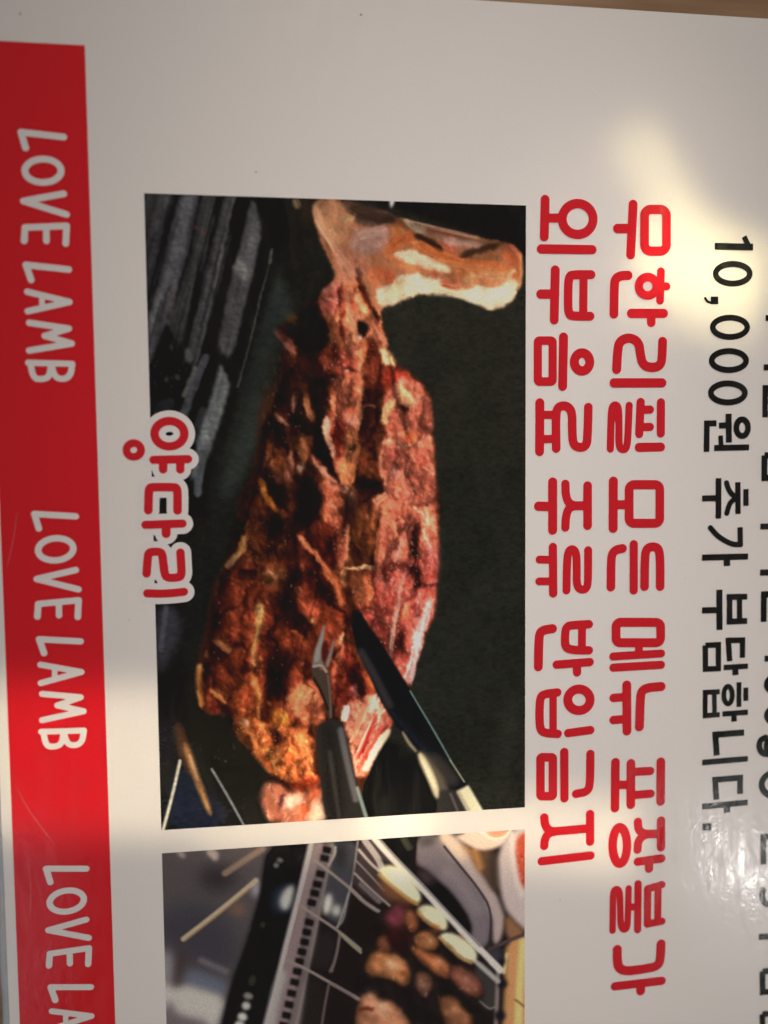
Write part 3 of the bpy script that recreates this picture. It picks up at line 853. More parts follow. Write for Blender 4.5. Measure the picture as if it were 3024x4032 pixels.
P.poly(a2, [(1430, 440), (1500, 385), (1560, 440), (1582, 560), (1540, 560), (1460, 500)], (190, 92, 54), 2)
P.fib(a2, [(1560, 450), (1578, 560), (1565, 660)], 16, (224, 160, 110), 1.4, .8)
P.poly(a2, [(685, 462), (800, 420), (880, 465), (1000, 530), (1085, 572), (1060, 588), (900, 552), (780, 520)], (218, 198, 160), 2)
P.fib(a2, [(760, 450), (840, 460), (900, 500)], 30, (232, 218, 184), 2)
P.poly(a2, [(490, 560), (600, 540), (700, 560), (720, 640), (640, 700), (540, 700)], (182, 100, 60), 2.5)
P.scatter(a2, [(490, 560), (700, 560), (700, 660), (540, 690)], 40, [(206, 130, 84), (150, 70, 40), (200, 84, 56)], (3, 7), (.6, 1.4), 30, 40)
P.poly(a2, [(580, 700), (690, 660), (720, 605), (850, 585), (1000, 640), (1150, 712), (1250, 670), (1400, 690), (1470, 640), (1570, 640), (1510, 790), (1430, 835), (1350, 845), (1260, 800), (1140, 755), (930, 742), (890, 722), (760, 775), (620, 832), (565, 770)], (220, 202, 162), 1.6)
P.poly(a2, [(1200, 700), (1400, 700), (1460, 700), (1420, 810), (1300, 790)], (234, 222, 190), 3)
P.fib(a2, [(780, 640), (900, 650), (980, 690)], 50, (236, 222, 188), 3)
P.blob(a2, 730, 680, 34, 30, (196, 188, 130), 0, 3)
P.blob(a2, 610, 730, 30, 34, (230, 220, 190), 0, 3)
P.fib(a2, [(1520, 560), (1480, 660), (1440, 780)], 26, (204, 186, 134), 2.5)
P.fib(a2, [(680, 540), (800, 560), (980, 605)], 34, (196, 112, 66), 2.5)
P.poly(a2, [(1000, 650), (1120, 635), (1165, 690), (1090, 715), (1020, 690)], (188, 100, 62), 2)
P.blob(a2, 970, 606, 26, 14, (176, 74, 48), 10, 1.6)
P.poly(a2, [(1170, 620), (1400, 640), (1460, 600), (1450, 690), (1280, 660), (1180, 680)], (206, 146, 96), 3)
P.blob(a2, 1330, 650, 70, 18, (190, 104, 62), 5, 3)
P.scatter(a2, [(590, 720), (720, 640), (1000, 660), (1250, 690), (1500, 700), (1350, 830), (1140, 750), (930, 735), (640, 810)], 130, [(238, 226, 196), (206, 176, 130), (214, 196, 150), (196, 150, 104)], (3, 9), (.5, 1.3), 20, 25, (.25, .6))
P.scatter(a2, [(1100, 570), (1400, 560), (1540, 580), (1500, 700), (1200, 690)], 70, [(222, 186, 140), (184, 104, 62), (206, 140, 92)], (3, 9), (.5, 1.4), 15, 25, (.3, .7))
# shank end joining the body
P.poly(a2, [(160, 780), (230, 680), (310, 640), (335, 720), (295, 800), (285, 885), (200, 885)], (164, 92, 78), 2)
P.scatter(a2, [(170, 780), (300, 660), (320, 760), (270, 880), (200, 870)], 40, [(204, 150, 130), (140, 60, 52), (184, 110, 94), (214, 170, 150)], (2, 6), (.5, 1.3), 60, 40)
P.poly(a2, [(335, 700), (430, 690), (470, 800), (520, 900), (580, 960), (625, 1010), (645, 1090), (560, 1050), (470, 1080), (455, 1300), (470, 1420), (430, 1420), (400, 1150), (350, 950)], (164, 104, 74), 2)
P.scatter(a2, [(340, 700), (430, 690), (580, 960), (640, 1080), (470, 1100), (460, 1400), (420, 1300), (350, 940)], 130, [(192, 138, 100), (130, 66, 46), (176, 116, 80), (186, 100, 76)], (4, 10), (.5, 1.3), 78, 18)
P.fib(a2, [(290, 640), (330, 800), (330, 1000), (345, 1050)], 40, (104, 40, 32), 3, .8)
P.fib(a2, [(435, 560), (455, 680), (520, 820), (590, 920)], 46, (78, 28, 21), 2)
P.fib(a2, [(400, 770), (395, 850)], 34, (140, 64, 42), 2)
P.poly(a2, [(435, 930), (490, 920), (510, 1020), (470, 1060), (440, 1000)], (28, 17, 14), 2)
P.fib(a2, [(458, 1010), (462, 1060)], 18, (196, 176, 156), 1.2)
P.poly(a2, [(230, 1080), (320, 1095), (430, 1180), (430, 1290), (300, 1295), (170, 1225), (160, 1165)], (152, 72, 54), 3)
P.scatter(a2, [(170, 1170), (320, 1100), (430, 1190), (420, 1400), (280, 1400), (200, 1240)], 110, [(186, 104, 80), (116, 44, 34), (164, 80, 60), (200, 132, 108)], (3, 8), (.5, 1.3), 60, 45)
P.blob(a2, 370, 1255, 36, 22, (60, 24, 20), 15, 2)
P.blob(a2, 365, 1262, 12, 10, (206, 180, 160), 0, 1)
P.poly(a2, [(500, 1040), (590, 1050), (605, 1250), (590, 1430), (480, 1430), (490, 1200)], (88, 40, 27), 3)
P.scatter(a2, [(490, 1060), (590, 1060), (590, 1400), (480, 1400)], 40, [(140, 80, 56), (60, 24, 18), (120, 56, 40)], (3, 9), (.5, 1.2), 85, 15)
P.poly(a2, [(590, 1105), (640, 1105), (710, 1220), (670, 1255), (600, 1210)], (192, 162, 118), 2)
P.poly(a2, [(605, 1240), (740, 1250), (890, 1370), (900, 1430), (585, 1430)], (112, 42, 30), 3)
# ---- body, upper half
P.poly(a3, [(430, 150), (560, 0), (760, 0), (700, 500), (640, 900), (380, 760), (430, 420)], (58, 35, 23), 5)
P.scatter(a3, [(450, 150), (560, 0), (740, 0), (700, 500), (640, 860), (420, 760)], 200, [(92, 54, 34), (40, 22, 15), (76, 44, 28), (112, 70, 46)], (3, 10), (.5, 1.5), 82, 25, (.3, .7))
P.poly(a3, [(750, -20), (900, -20), (880, 150), (850, 300), (870, 420), (935, 540), (950, 660), (850, 570), (790, 430), (780, 200)], (25, 16, 13), 3)
P.poly(a3, [(920, -60), (1110, -60), (1095, 150), (1075, 400), (1045, 690), (960, 690), (930, 560), (870, 400), (858, 240), (900, 200)], (152, 86, 62), 2.5)
P.scatter(a3, [(915, -40), (1105, -40), (1090, 200), (1000, 330), (890, 230)], 110, [(188, 116, 88), (112, 48, 36), (168, 92, 66), (196, 136, 108)], (3, 9), (.5, 1.3), 65, 30)
P.poly(a3, [(895, 250), (1000, 260), (985, 480), (940, 540), (895, 400)], (106, 40, 30), 4)
P.poly(a3, [(1000, 330), (1085, 300), (1065, 520), (1035, 690), (960, 670), (975, 500)], (152, 98, 62), 2.5)
P.scatter(a3, [(1000, 340), (1080, 310), (1040, 680), (970, 660)], 60, [(184, 128, 84), (120, 70, 42), (168, 106, 66)], (3, 9), (.5, 1.2), 95, 15)
P.fib(a3, [(875, 230), (872, 330), (890, 410), (920, 490)], 34, (180, 144, 118), 1.8)
P.blob(a3, 880, 270, 16, 40, (206, 176, 152), 0, 1.6)
P.poly(a3, [(1110, 20), (1180, 60), (1240, 280), (1215, 375), (1095, 375), (1088, 220)], (50, 26, 18), 3)
P.fib(a3, [(1105, 160), (1180, 150), (1190, 190)], 14, (150, 110, 90), 1.2, .8)
P.blob(a3, 1045, 265, 40, 34, (186, 140, 118), 0, 3, .8)
P.poly(a3, [(1100, 385), (1230, 365), (1212, 560), (1232, 700), (1055, 700), (1080, 500)], (88, 47, 29), 3)
P.scatter(a3, [(1100, 390), (1220, 380), (1220, 640), (1070, 640)], 45, [(116, 66, 42), (64, 34, 22)], (3, 9), (.6, 1.6), 90, 15)
P.poly(a3, [(1055, 610), (1222, 640), (1225, 715), (1050, 705)], (36, 25, 18), 3)
flesh = [(1240, 200), (1250, 100), (1330, -20), (1480, 0), (1560, 150), (1572, 520), (1602, 900), (1602, 1340), (1190, 1340), (1212, 1150), (1222, 950), (1180, 800), (1250, 700), (1210, 550), (1220, 450), (1290, 320)]
P.poly(a3, flesh, (154, 88, 68), 2)
P.scatter(a3, flesh, 520, [(184, 118, 92), (126, 56, 46), (196, 148, 118), (120, 46, 36), (146, 92, 88), (170, 96, 72), (168, 84, 76)], (3, 9), (.5, 1.5), 80, 40, (.3, .75))
P.poly(a3, [(1310, 20), (1400, 45), (1455, 165), (1390, 165), (1330, 95)], (194, 154, 112), 2.5)
P.fib(a3, [(1290, 150), (1255, 220), (1270, 280)], 44, (188, 146, 102), 2.5)
P.poly(a3, [(1325, 125), (1425, 190), (1380, 215), (1345, 190)], (56, 26, 20), 2)
P.blob(a3, 1420, 368, 48, 40, (178, 92, 54), 0, 3)
P.fib(a3, [(1230, 420), (1300, 380), (1380, 440), (1500, 380)], 22, (200, 158, 118), 2, .7)
P.blob(a3, 1300, 490, 34, 60, (104, 50, 46), 0, 5, .7)
P.blob(a3, 1490, 510, 34, 46, (110, 44, 38), 0, 5, .7)
P.blob(a3, 1310, 600, 26, 30, (186, 150, 150), 30, 3, .7)
P.fib(a3, [(1430, 820), (1500, 880), (1530, 920)], 14, (186, 150, 124), 1.5, .8)
P.blob(a3, 1522, 810, 12, 16, (50, 24, 20), 0, 1.5)
P.poly(a3, [(1430, 915), (1482, 905), (1492, 1000), (1460, 1080), (1492, 1200), (1484, 1330), (1410, 1260), (1420, 1080)], (50, 26, 21), 2.5)
P.fib(a3, [(1515, 960), (1525, 1040), (1560, 1085)], 16, (200, 166, 140), 1.4)
P.fib(a3, [(1320, 1200), (1380, 1000), (1400, 900)], 24, (180, 112, 98), 3, .7)
P.fib(a3, [(1340, 1180), (1350, 1060)], 16, (196, 150, 140), 2, .8)
P.poly(a3, [(1480, 1120), (1600, 1000), (1602, 1340), (1500, 1340)], (158, 74, 72), 4, .7)
# central folds
P.poly(a3, [(815, 635), (930, 655), (975, 760), (965, 900), (1005, 930), (1005, 1100), (975, 1225), (935, 1225), (860, 900), (830, 760)], (156, 86, 60), 2.5)
P.scatter(a3, [(820, 640), (930, 660), (975, 780), (1000, 1000), (960, 1200), (870, 900)], 130, [(190, 120, 88), (116, 52, 36), (172, 96, 66), (198, 140, 110)], (3, 9), (.5, 1.4), 70, 30)
P.poly(a3, [(690, 585), (815, 650), (850, 780), (842, 870), (760, 960), (640, 910), (680, 760)], (26, 17, 14), 3)
P.fib(a3, [(775, 480), (830, 580), (900, 650), (945, 700)], 50, (162, 100, 78), 3)
P.blob(a3, 840, 575, 20, 16, (206, 166, 140), 20, 2)
P.poly(a3, [(765, 930), (880, 895), (955, 1000), (945, 1180), (880, 1210), (760, 1060)], (78, 34, 24), 3)
P.fib(a3, [(680, 1010), (780, 1110), (880, 1225), (960, 1340)], 32, (172, 98, 66), 2)
P.fib(a3, [(690, 1020), (760, 1080)], 14, (206, 150, 112), 1.4)
P.poly(a3, [(600, 960), (680, 1010), (860, 1240), (840, 1340), (640, 1340)], (62, 30, 22), 4, .85)
P.poly(a3, [(1050, 830), (1200, 850), (1218, 1000), (1200, 1175), (1060, 1205), (1018, 1150), (1020, 940)], (72, 42, 25), 2.5)
P.scatter(a3, [(1040, 840), (1200, 860), (1200, 1160), (1030, 1160)], 60, [(98, 58, 34), (52, 30, 18)], (4, 12), (.5, 1.4), 90, 10)
P.poly(a3, [(1160, 770), (1260, 720), (1280, 820), (1330, 1000), (1240, 920), (1190, 830)], (170, 104, 76), 3)
P.fib(a3, [(960, 690), (1050, 730), (1040, 820)], 60, (96, 66, 52), 4, .8)
P.scatter(a3, [(960, 680), (1060, 720), (1050, 820), (990, 800)], 40, [(180, 156, 138), (70, 44, 34), (140, 104, 84)], (1.5, 4), (.4, 1.0), 60, 60)
P.fib(a3, [(985, 1225), (1080, 1222), (1185, 1205)], 22, (170, 142, 104), 1.6)
P.fib(a3, [(1010, 940), (1005, 1180)], 16, (150, 116, 84), 1.8, .7)
# left folds
P.poly(a3, [(300, 760), (430, 700), (640, 880), (620, 1340), (180, 1340), (220, 1200), (340, 980)], (70, 39, 24), 5)
P.scatter(a3, [(360, 800), (640, 900), (620, 1330), (200, 1330), (330, 1050)], 260, [(104, 58, 34), (44, 24, 16), (90, 48, 28), (120, 76, 44), (84, 36, 22)], (3, 9), (.5, 1.5), 70, 40, (.3, .7))
P.poly(a3, [(440, 880), (560, 860), (620, 940), (560, 1040), (460, 1000)], (36, 20, 15), 5)
P.fib(a3, [(440, 630), (465, 740), (555, 845)], 34, (140, 90, 38), 2)
P.fib(a3, [(480, 790), (560, 840), (630, 900)], 26, (120, 70, 38), 2.5, .8)
P.fib(a3, [(345, 800), (345, 980), (330, 1100)], 40, (118, 78, 36), 4, .8)
P.fib(a3, [(335, 1000), (320, 1100), (215, 1215)], 44, (164, 116, 60), 2.5)
P.fib(a3, [(300, 1120), (215, 1215)], 28, (206, 176, 140), 2)
P.poly(a3, [(470, 370), (600, 470), (570, 570), (455, 545)], (98, 57, 33), 4)
P.poly(a3, [(560, 250), (640, 300), (610, 440), (510, 400)], (34, 20, 16), 5)
P.poly(a3, [(660, 180), (740, 260), (770, 360), (690, 340), (650, 260)], (24, 16, 14), 3)
P.fib(a3, [(735, 100), (765, 180), (768, 270)], 34, (124, 84, 58), 2)
P.poly(a3, [(695, 370), (775, 360), (760, 500), (700, 545)], (128, 82, 54), 2.5)
P.blob(a3, 705, 560, 34, 20, (150, 130, 116), 0, 2)
P.fib(a3, [(640, 480), (640, 560)], 26, (110, 74, 56), 2.5, .8)
P.blob(a3, 620, 610, 28, 40, (120, 80, 66), 0, 4, .8)
P.fib(a3, [(530, 210), (590, 260), (620, 290)], 24, (150, 116, 96), 2, .9)
P.fib(a3, [(665, 110), (655, 190)], 20, (120, 90, 74), 2, .9)
P.poly(a3, [(490, 650), (640, 690), (620, 800), (560, 820), (490, 720)], (28, 17, 13), 5)
# black pocket left of the hock
P.poly(a1, [(1220, 1040), (1400, 960), (1500, 1100), (1500, 1320), (1280, 1340), (1180, 1200)], (26, 18, 15), 4)
P.fib(a1, [(1090, 1170), (1180, 1240), (1250, 1370)], 60, (110, 66, 54), 3)
P.fib(a1, [(1170, 1250), (1240, 1360)], 26, (160, 108, 90), 2, .9)
P.blob(a1, 1235, 1070, 45, 22, (140, 104, 40), 0, 4)
P.scatter(a1, [(1250, 1080), (1480, 1060), (1480, 1280), (1280, 1240)], 26, [(130, 110, 96), (80, 56, 40), (100, 90, 88)], (1.2, 3), (.4, .9), 70, 50)
P.scatter(a1, [(1000, 1350), (1350, 1400), (1330, 1640), (980, 1640)], 90, [(70, 40, 28), (96, 58, 38), (48, 28, 20)], (3, 9), (.5, 1.4), 82, 20)
# ---- body, lower half
low = [(180, 60), (640, -20), (980, 60), (1040, 420), (1000, 700), (900, 780), (870, 1040), (560, 1100), (240, 1010), (60, 960), (30, 760), (90, 480)]
P.poly(a4, low, (98, 46, 29), 4)
P.scatter(a4, low, 700, [(132, 66, 42), (66, 28, 18), (116, 52, 34), (150, 84, 52), (84, 34, 24), (104, 42, 30)], (3, 9), (.5, 1.5), 65, 40, (.3, .7))
P.poly(a4, [(640, 0), (700, 60), (690, 330), (520, 345), (490, 250), (600, 180)], (34, 20, 16), 5)
P.poly(a4, [(510, 330), (740, 370), (770, 480), (700, 490), (560, 420)], (36, 18, 14), 5)
P.poly(a4, [(480, 640), (690, 560), (650, 720), (560, 940), (470, 880)], (44, 21, 16), 5)
P.poly(a4, [(250, 80), (420, 60), (440, 150), (300, 160)], (48, 24, 18), 6)
P.poly(a4, [(440, 30), (600, 40), (620, 150), (520, 200), (450, 130)], (96, 64, 40), 5)
P.scatter(a4, [(440, 30), (600, 40), (600, 160), (470, 160)], 30, [(140, 104, 70), (80, 50, 32)], (1.5, 4), (.4, 1.), 60, 50)
P.poly(a4, [(700, 60), (860, 60), (950, 260), (900, 330), (740, 220)], (64, 27, 20), 5, .9)
P.fib(a4, [(860, 60), (930, 150), (970, 280)], 44, (174, 100, 62), 3)
P.fib(a4, [(1000, 60), (970, 100), (990, 180)], 30, (164, 124, 84), 3)
P.poly(a4, [(710, 280), (800, 270), (850, 350), (760, 390), (710, 350)], (150, 74, 52), 4)
P.blob(a4, 775, 400, 26, 12, (176, 140, 84), 0, 2)
P.fib(a4, [(440, 290), (425, 420), (410, 560), (390, 700)], 40, (150, 116, 68), 3)
P.fib(a4, [(440, 300), (428, 430)], 20, (186, 164, 112), 2)
P.scatter(a4, [(400, 270), (470, 280), (440, 740), (370, 740)], 70, [(176, 140, 84), (110, 62, 34), (160, 116, 62)], (2, 6), (.4, 1.1), 80, 30)
P.fib(a4, [(130, 520), (200, 560), (240, 610)], 34, (156, 110, 72), 2.5)
P.fib(a4, [(100, 600), (80, 640)], 24, (170, 110, 76), 2)
P.fib(a4, [(45, 690), (40, 800), (60, 960)], 44, (190, 120, 60), 2.5)
P.fib(a4, [(42, 690), (60, 740)], 20, (220, 170, 110), 1.5)
P.fib(a4, [(110, 850), (170, 870), (225, 945)], 30, (206, 146, 84), 2)
P.fib(a4, [(40, 850), (55, 960)], 14, (226, 176, 112), 1.5)
P.poly(a4, [(90, 880), (180, 900), (200, 970), (110, 1000)], (96, 40, 24), 4)
P.poly(a4, [(360, 740), (470, 820), (440, 1040), (250, 1010), (150, 880), (220, 780)], (142, 70, 40), 5, .8)
P.fib(a4, [(370, 740), (430, 860), (430, 1040)], 30, (196, 126, 66), 2.5)
P.scatter(a4, [(230, 760), (470, 800), (440, 1040), (250, 1010)], 110, [(190, 116, 62), (116, 50, 28), (206, 140, 78), (160, 80, 44)], (2, 7), (.5, 1.2), 70, 45)
P.poly(a4, [(600, 900), (720, 780), (835, 850), (870, 1000), (800, 1100), (680, 1050), (590, 970)], (164, 92, 62), 4)
P.scatter(a4, [(600, 890), (720, 790), (840, 860), (870, 1000), (790, 1090), (620, 1000)], 170, [(206, 150, 92), (136, 62, 42), (190, 112, 80), (216, 160, 120), (116, 48, 32)], (2, 7), (.5, 1.2), 115, 30)
P.poly(a4, [(505, 1000), (560, 965), (655, 1060), (590, 1115), (520, 1070)], (192, 126, 54), 3)
P.scatter(a4, [(510, 990), (560, 970), (650, 1060), (580, 1110)], 36, [(226, 176, 100), (160, 92, 36)], (2, 5), (.5, 1.2), 45, 40)
# foot of the leg
foot = [(240, 1010), (420, 1040), (580, 1110), (740, 1100), (790, 1200), (800, 1420), (660, 1480), (520, 1420), (400, 1280), (330, 1200), (270, 1120)]
P.poly(a4, foot, (182, 104, 58), 2)
P.scatter(a4, foot, 420, [(216, 146, 84), (140, 66, 36), (196, 116, 62), (226, 170, 112), (170, 84, 46), (120, 60, 34)], (2, 7), (.5, 1.3), 60, 45, (.35, .8))
P.blob(a4, 345, 1070, 24, 22, (228, 196, 156), 0, 2)
P.poly(a5, [(940, 330), (1030, 300), (1020, 400), (960, 450), (920, 410)], (100, 52, 28), 3)
P.fib(a5, [(880, 440), (940, 500), (940, 560), (1000, 600)], 26, (196, 170, 104), 2)
P.fib(a5, [(960, 580), (1000, 500), (970, 450)], 20, (190, 160, 96), 2)
P.blob(a5, 915, 500, 20, 36, (84, 50, 28), 10, 2.5)
P.blob(a5, 1005, 555, 22, 34, (84, 50, 28), 0, 2.5)
P.blob(a5, 1170, 620, 34, 44, (62, 30, 20), 0, 3)
P.poly(a5, [(1080, 700), (1290, 620), (1300, 720), (1180, 780), (1090, 760)], (130, 56, 34), 4)
P.poly(a5, [(890, 620), (1080, 740), (1080, 780), (980, 730), (880, 650)], (40, 20, 14), 3)
end = [(860, 800), (900, 700), (1000, 720), (1080, 770), (1180, 790), (1310, 730), (1340, 985), (930, 1000), (880, 880)]
P.poly(a5, end, (180, 104, 80), 3)
P.scatter(a5, end, 160, [(216, 160, 130), (150, 60, 44), (196, 96, 58), (226, 190, 160), (120, 60, 70)], (3, 9), (.6, 1.5), 105, 25)
P.poly(a5, [(1040, 790), (1140, 780), (1150, 830), (1060, 900), (1030, 880)], (216, 186, 166), 3)
P.poly(a5, [(1210, 860), (1300, 820), (1330, 970), (1200, 980)], (224, 196, 170), 4)
P.fib(a5, [(1160, 960), (1200, 850), (1290, 760)], 40, (190, 84, 48), 3, .9)
P.fib(a5, [(1000, 880), (1020, 780)], 24, (84, 48, 62), 3, .8)
# cut face between fork and knife
P.poly(a4, [(890, 780), (1000, 540), (1050, 580), (1200, 860), (1100, 960), (930, 1010)], (112, 46, 33), 3)
P.scatter(a4, [(890, 780), (1000, 540), (1200, 860), (1080, 960), (930, 1000)], 120, [(150, 70, 50), (76, 28, 22), (170, 96, 68), (130, 52, 44)], (3, 8), (.5, 1.4), 80, 25)
P.poly(a4, [(985, 680), (1080, 700), (1150, 850), (1120, 940), (1060, 850), (1000, 800)], (58, 24, 19), 4)
P.blob(a4, 1055, 850, 26, 44, (146, 88, 84), 0, 3)
P.fib(a4, [(960, 500), (965, 620), (930, 760)], 50, (170, 96, 66), 3, .9)
P.fib(a4, [(985, 470), (960, 560)], 22, (200, 150, 112), 2)
P.fib(a4, [(1030, 560), (1100, 680), (1180, 850)], 40, (156, 78, 42), 3, .9)
P.poly(a4, [(975, 960), (1160, 870), (1250, 950), (1308, 1080), (1250, 1150), (1175, 1310), (1130, 1420), (1050, 1420), (1000, 1100)], (196, 122, 96), 2)
for i in range(9):
    o = i * 34
    P.fib(a4, [(1235 + o * .25, 900 + o * .62), (1120 + o * .1, 1110 + o * .6), (1040, 1290 + o * .5)], 15 + 8 * (i % 3), [(216, 176, 150), (150, 40, 34), (186, 96, 74)][i % 3], 2, .8)
P.scatter(a4, [(985, 960), (1200, 900), (1300, 1080), (1180, 1290), (1060, 1400)], 190, [(222, 190, 166), (164, 60, 50), (206, 136, 108), (226, 204, 184), (186, 90, 72)], (4, 11), (.5, 1.4), 120, 12, (.3, .7))
P.fib(a4, [(1200, 1020), (1140, 1160), (1070, 1310)], 26, (158, 34, 32), 2)
P.fib(a4, [(1280, 1120), (1200, 1230), (1120, 1380)], 44, (222, 200, 176), 3)
P.fib(a4, [(1010, 960), (985, 1050)], 40, (222, 198, 176), 3)
P.fib(a4, [(1190, 880), (1150, 1010)], 24, (214, 190, 170), 3)
# flesh right of the knife
rf = [(1030, 200), (1190, 40), (1602, -20), (1582, 370), (1540, 430), (1480, 560), (1450, 700), (1410, 835), (1370, 790), (1200, 490), (1110, 380)]
P.poly(a4, rf, (150, 70, 58), 2)
P.scatter(a4, rf, 480, [(184, 112, 96), (122, 44, 38), (196, 146, 130), (160, 72, 60), (140, 84, 84), (110, 40, 34)], (4, 12), (.5, 1.5), 100, 18, (.3, .7))
P.poly(a4, [(1040, 85), (1130, 80), (1145, 250), (1110, 340), (1040, 230)], (86, 51, 31), 3)
P.fib(a4, [(1000, 60), (1080, 60), (1180, 60)], 14, (170, 140, 100), 1.5, .8)
P.fib(a4, [(1140, 80), (1170, 220), (1150, 340)], 34, (146, 84, 44), 3, .8)
P.fib(a4, [(1390, 60), (1340, 280), (1300, 480), (1290, 610)], 30, (192, 148, 128), 2.5, .9)
P.poly(a4, [(1400, 40), (1490, 60), (1490, 150), (1470, 220), (1420, 130)], (60, 28, 24), 4)
P.scatter(a4, [(1350, 130), (1440, 150), (1420, 280), (1340, 280)], 36, [(190, 160, 140), (80, 40, 32), (150, 96, 80)], (1.5, 5), (.4, 1.), 60, 50)
P.fib(a4, [(1540, 270), (1500, 430), (1440, 620), (1400, 810)], 62, (186, 152, 148), 4, .75)
P.scatter(a4, [(1460, 270), (1570, 260), (1500, 480), (1420, 820), (1370, 780), (1440, 520)], 130, [(212, 186, 178), (150, 84, 84), (190, 150, 146), (170, 96, 84)], (2, 7), (.4, 1.2), 110, 30)
P.poly(a4, [(1335, 470), (1392, 480), (1384, 595), (1330, 570)], (70, 29, 23), 3)
P.fib(a4, [(1390, 290), (1370, 400)], 46, (182, 96, 66), 4, .8)

# ---- meat relief: wandering edges, glossy ridges, dark pits
mm_mask = np.maximum(P.full_mask(mm, sil_body, 3), np.maximum(P.full_mask(a2, leg, 3), np.maximum(P.full_mask(a4, foot, 3), P.full_mask(a5, end, 3))))
P.warp(np.clip(mm_mask * 2, 0, 1), 2.6, 11)
P.warp(np.clip(mm_mask * 2, 0, 1), 1.2, 4)
body = P.full_mask(mm, sil_body, 3)
soft_m = mm_mask * .45 + body * .55
P.relief(soft_m, 26, .9, 1.4, .10, octaves=2, shear=.12)
g1 = P.relief(soft_m, 12, .9, 1.4, .09, octaves=3, shear=.12)
P.lobes(body, 150, 1.0, 2.2, .48, .18)
P.lobes(soft_m, 800, 1.0, 1.7, .18, .10)
n1 = P.noise(30, 4, .7, 1.4)
P.a = np.clip(P.a * (1 + soft_m * (n1 - .5) * 0.8)[..., None], 0, 1)
lum = P.a.mean(2, keepdims=True)
P.a = np.clip(P.a * (1 + soft_m[..., None] * np.clip((lum - .26) * 0.8, -.22, .12)), 0, 1)
gl = np.clip((g1 - 1.2) * 1.2, 0, 1) * np.clip((P.noise(9, 3) - .5) * 4, 0, 1) * soft_m * np.clip((P.a[..., 0] - .16) * 3, 0, 1)
P.a = P.a * (1 - .38 * gl[..., None]) + np.array((222, 178, 144)) / 255. * .38 * gl[..., None]
# ---- the deepest creases and the wettest ridges, over the relief
K = (17, 10, 8)
for tr, pts, w, al in ((a3, [(790, -40), (800, 200), (815, 400), (890, 550), (945, 670)], 66, .85), (a3, [(1140, 60), (1115, 250), (1100, 370)], 60, .6), (a3, [(1060, 640), (1140, 690), (1225, 690)], 60, .7),
                       (a3, [(700, 620), (770, 760), (750, 900), (650, 930)], 110, .8), (a3, [(1450, 910), (1445, 1080), (1475, 1280)], 46, .75), (a3, [(570, 260), (560, 360), (600, 440)], 70, .7), (a3, [(530, 680), (580, 760), (620, 820)], 70, .7),
                       (a3, [(470, 900), (540, 930), (540, 1020)], 80, .6), (a3, [(640, 980), (650, 1150), (680, 1340)], 70, .7), (a3, [(690, 200), (720, 280), (755, 345)], 50, .7), (a3, [(860, 1010), (920, 1110), (925, 1210)], 60, .6),
                       (a4, [(620, 60), (600, 200), (620, 330), (740, 430)], 90, .75), (a4, [(600, 600), (530, 760), (520, 920)], 90, .7), (a4, [(1020, 700), (1080, 800), (1115, 930)], 60, .7), (a4, [(1360, 470), (1355, 590)], 40, .6),
                       (a4, [(1430, 40), (1455, 130), (1480, 210)], 46, .7), (a4, [(300, 90), (420, 110)], 60, .6), (a4, [(520, 1120), (560, 1200)], 40, .6), (a4, [(150, 650), (260, 720), (300, 820)], 50, .45), (a4, [(760, 90), (860, 200), (900, 310)], 60, .5),
                       (a2, [(430, 560), (455, 680), (520, 820), (590, 930)], 34, .7), (a2, [(300, 700), (320, 850), (335, 1040)], 30, .5), (a2, [(540, 1060), (575, 1200), (560, 1400)], 50, .5), (a2, [(460, 930), (480, 1030)], 50, .8),
                       (a2, [(830, 320), (920, 370), (1025, 430)], 34, .8), (a2, [(1145, 470), (1280, 430), (1400, 400)], 30, .7), (a2, [(360, 150), (500, 200), (690, 230)], 60, .6), (a2, [(200, 300), (230, 420), (280, 540)], 30, .5)):
    P.fib(tr, pts, w, K, 3.0, al * .55)
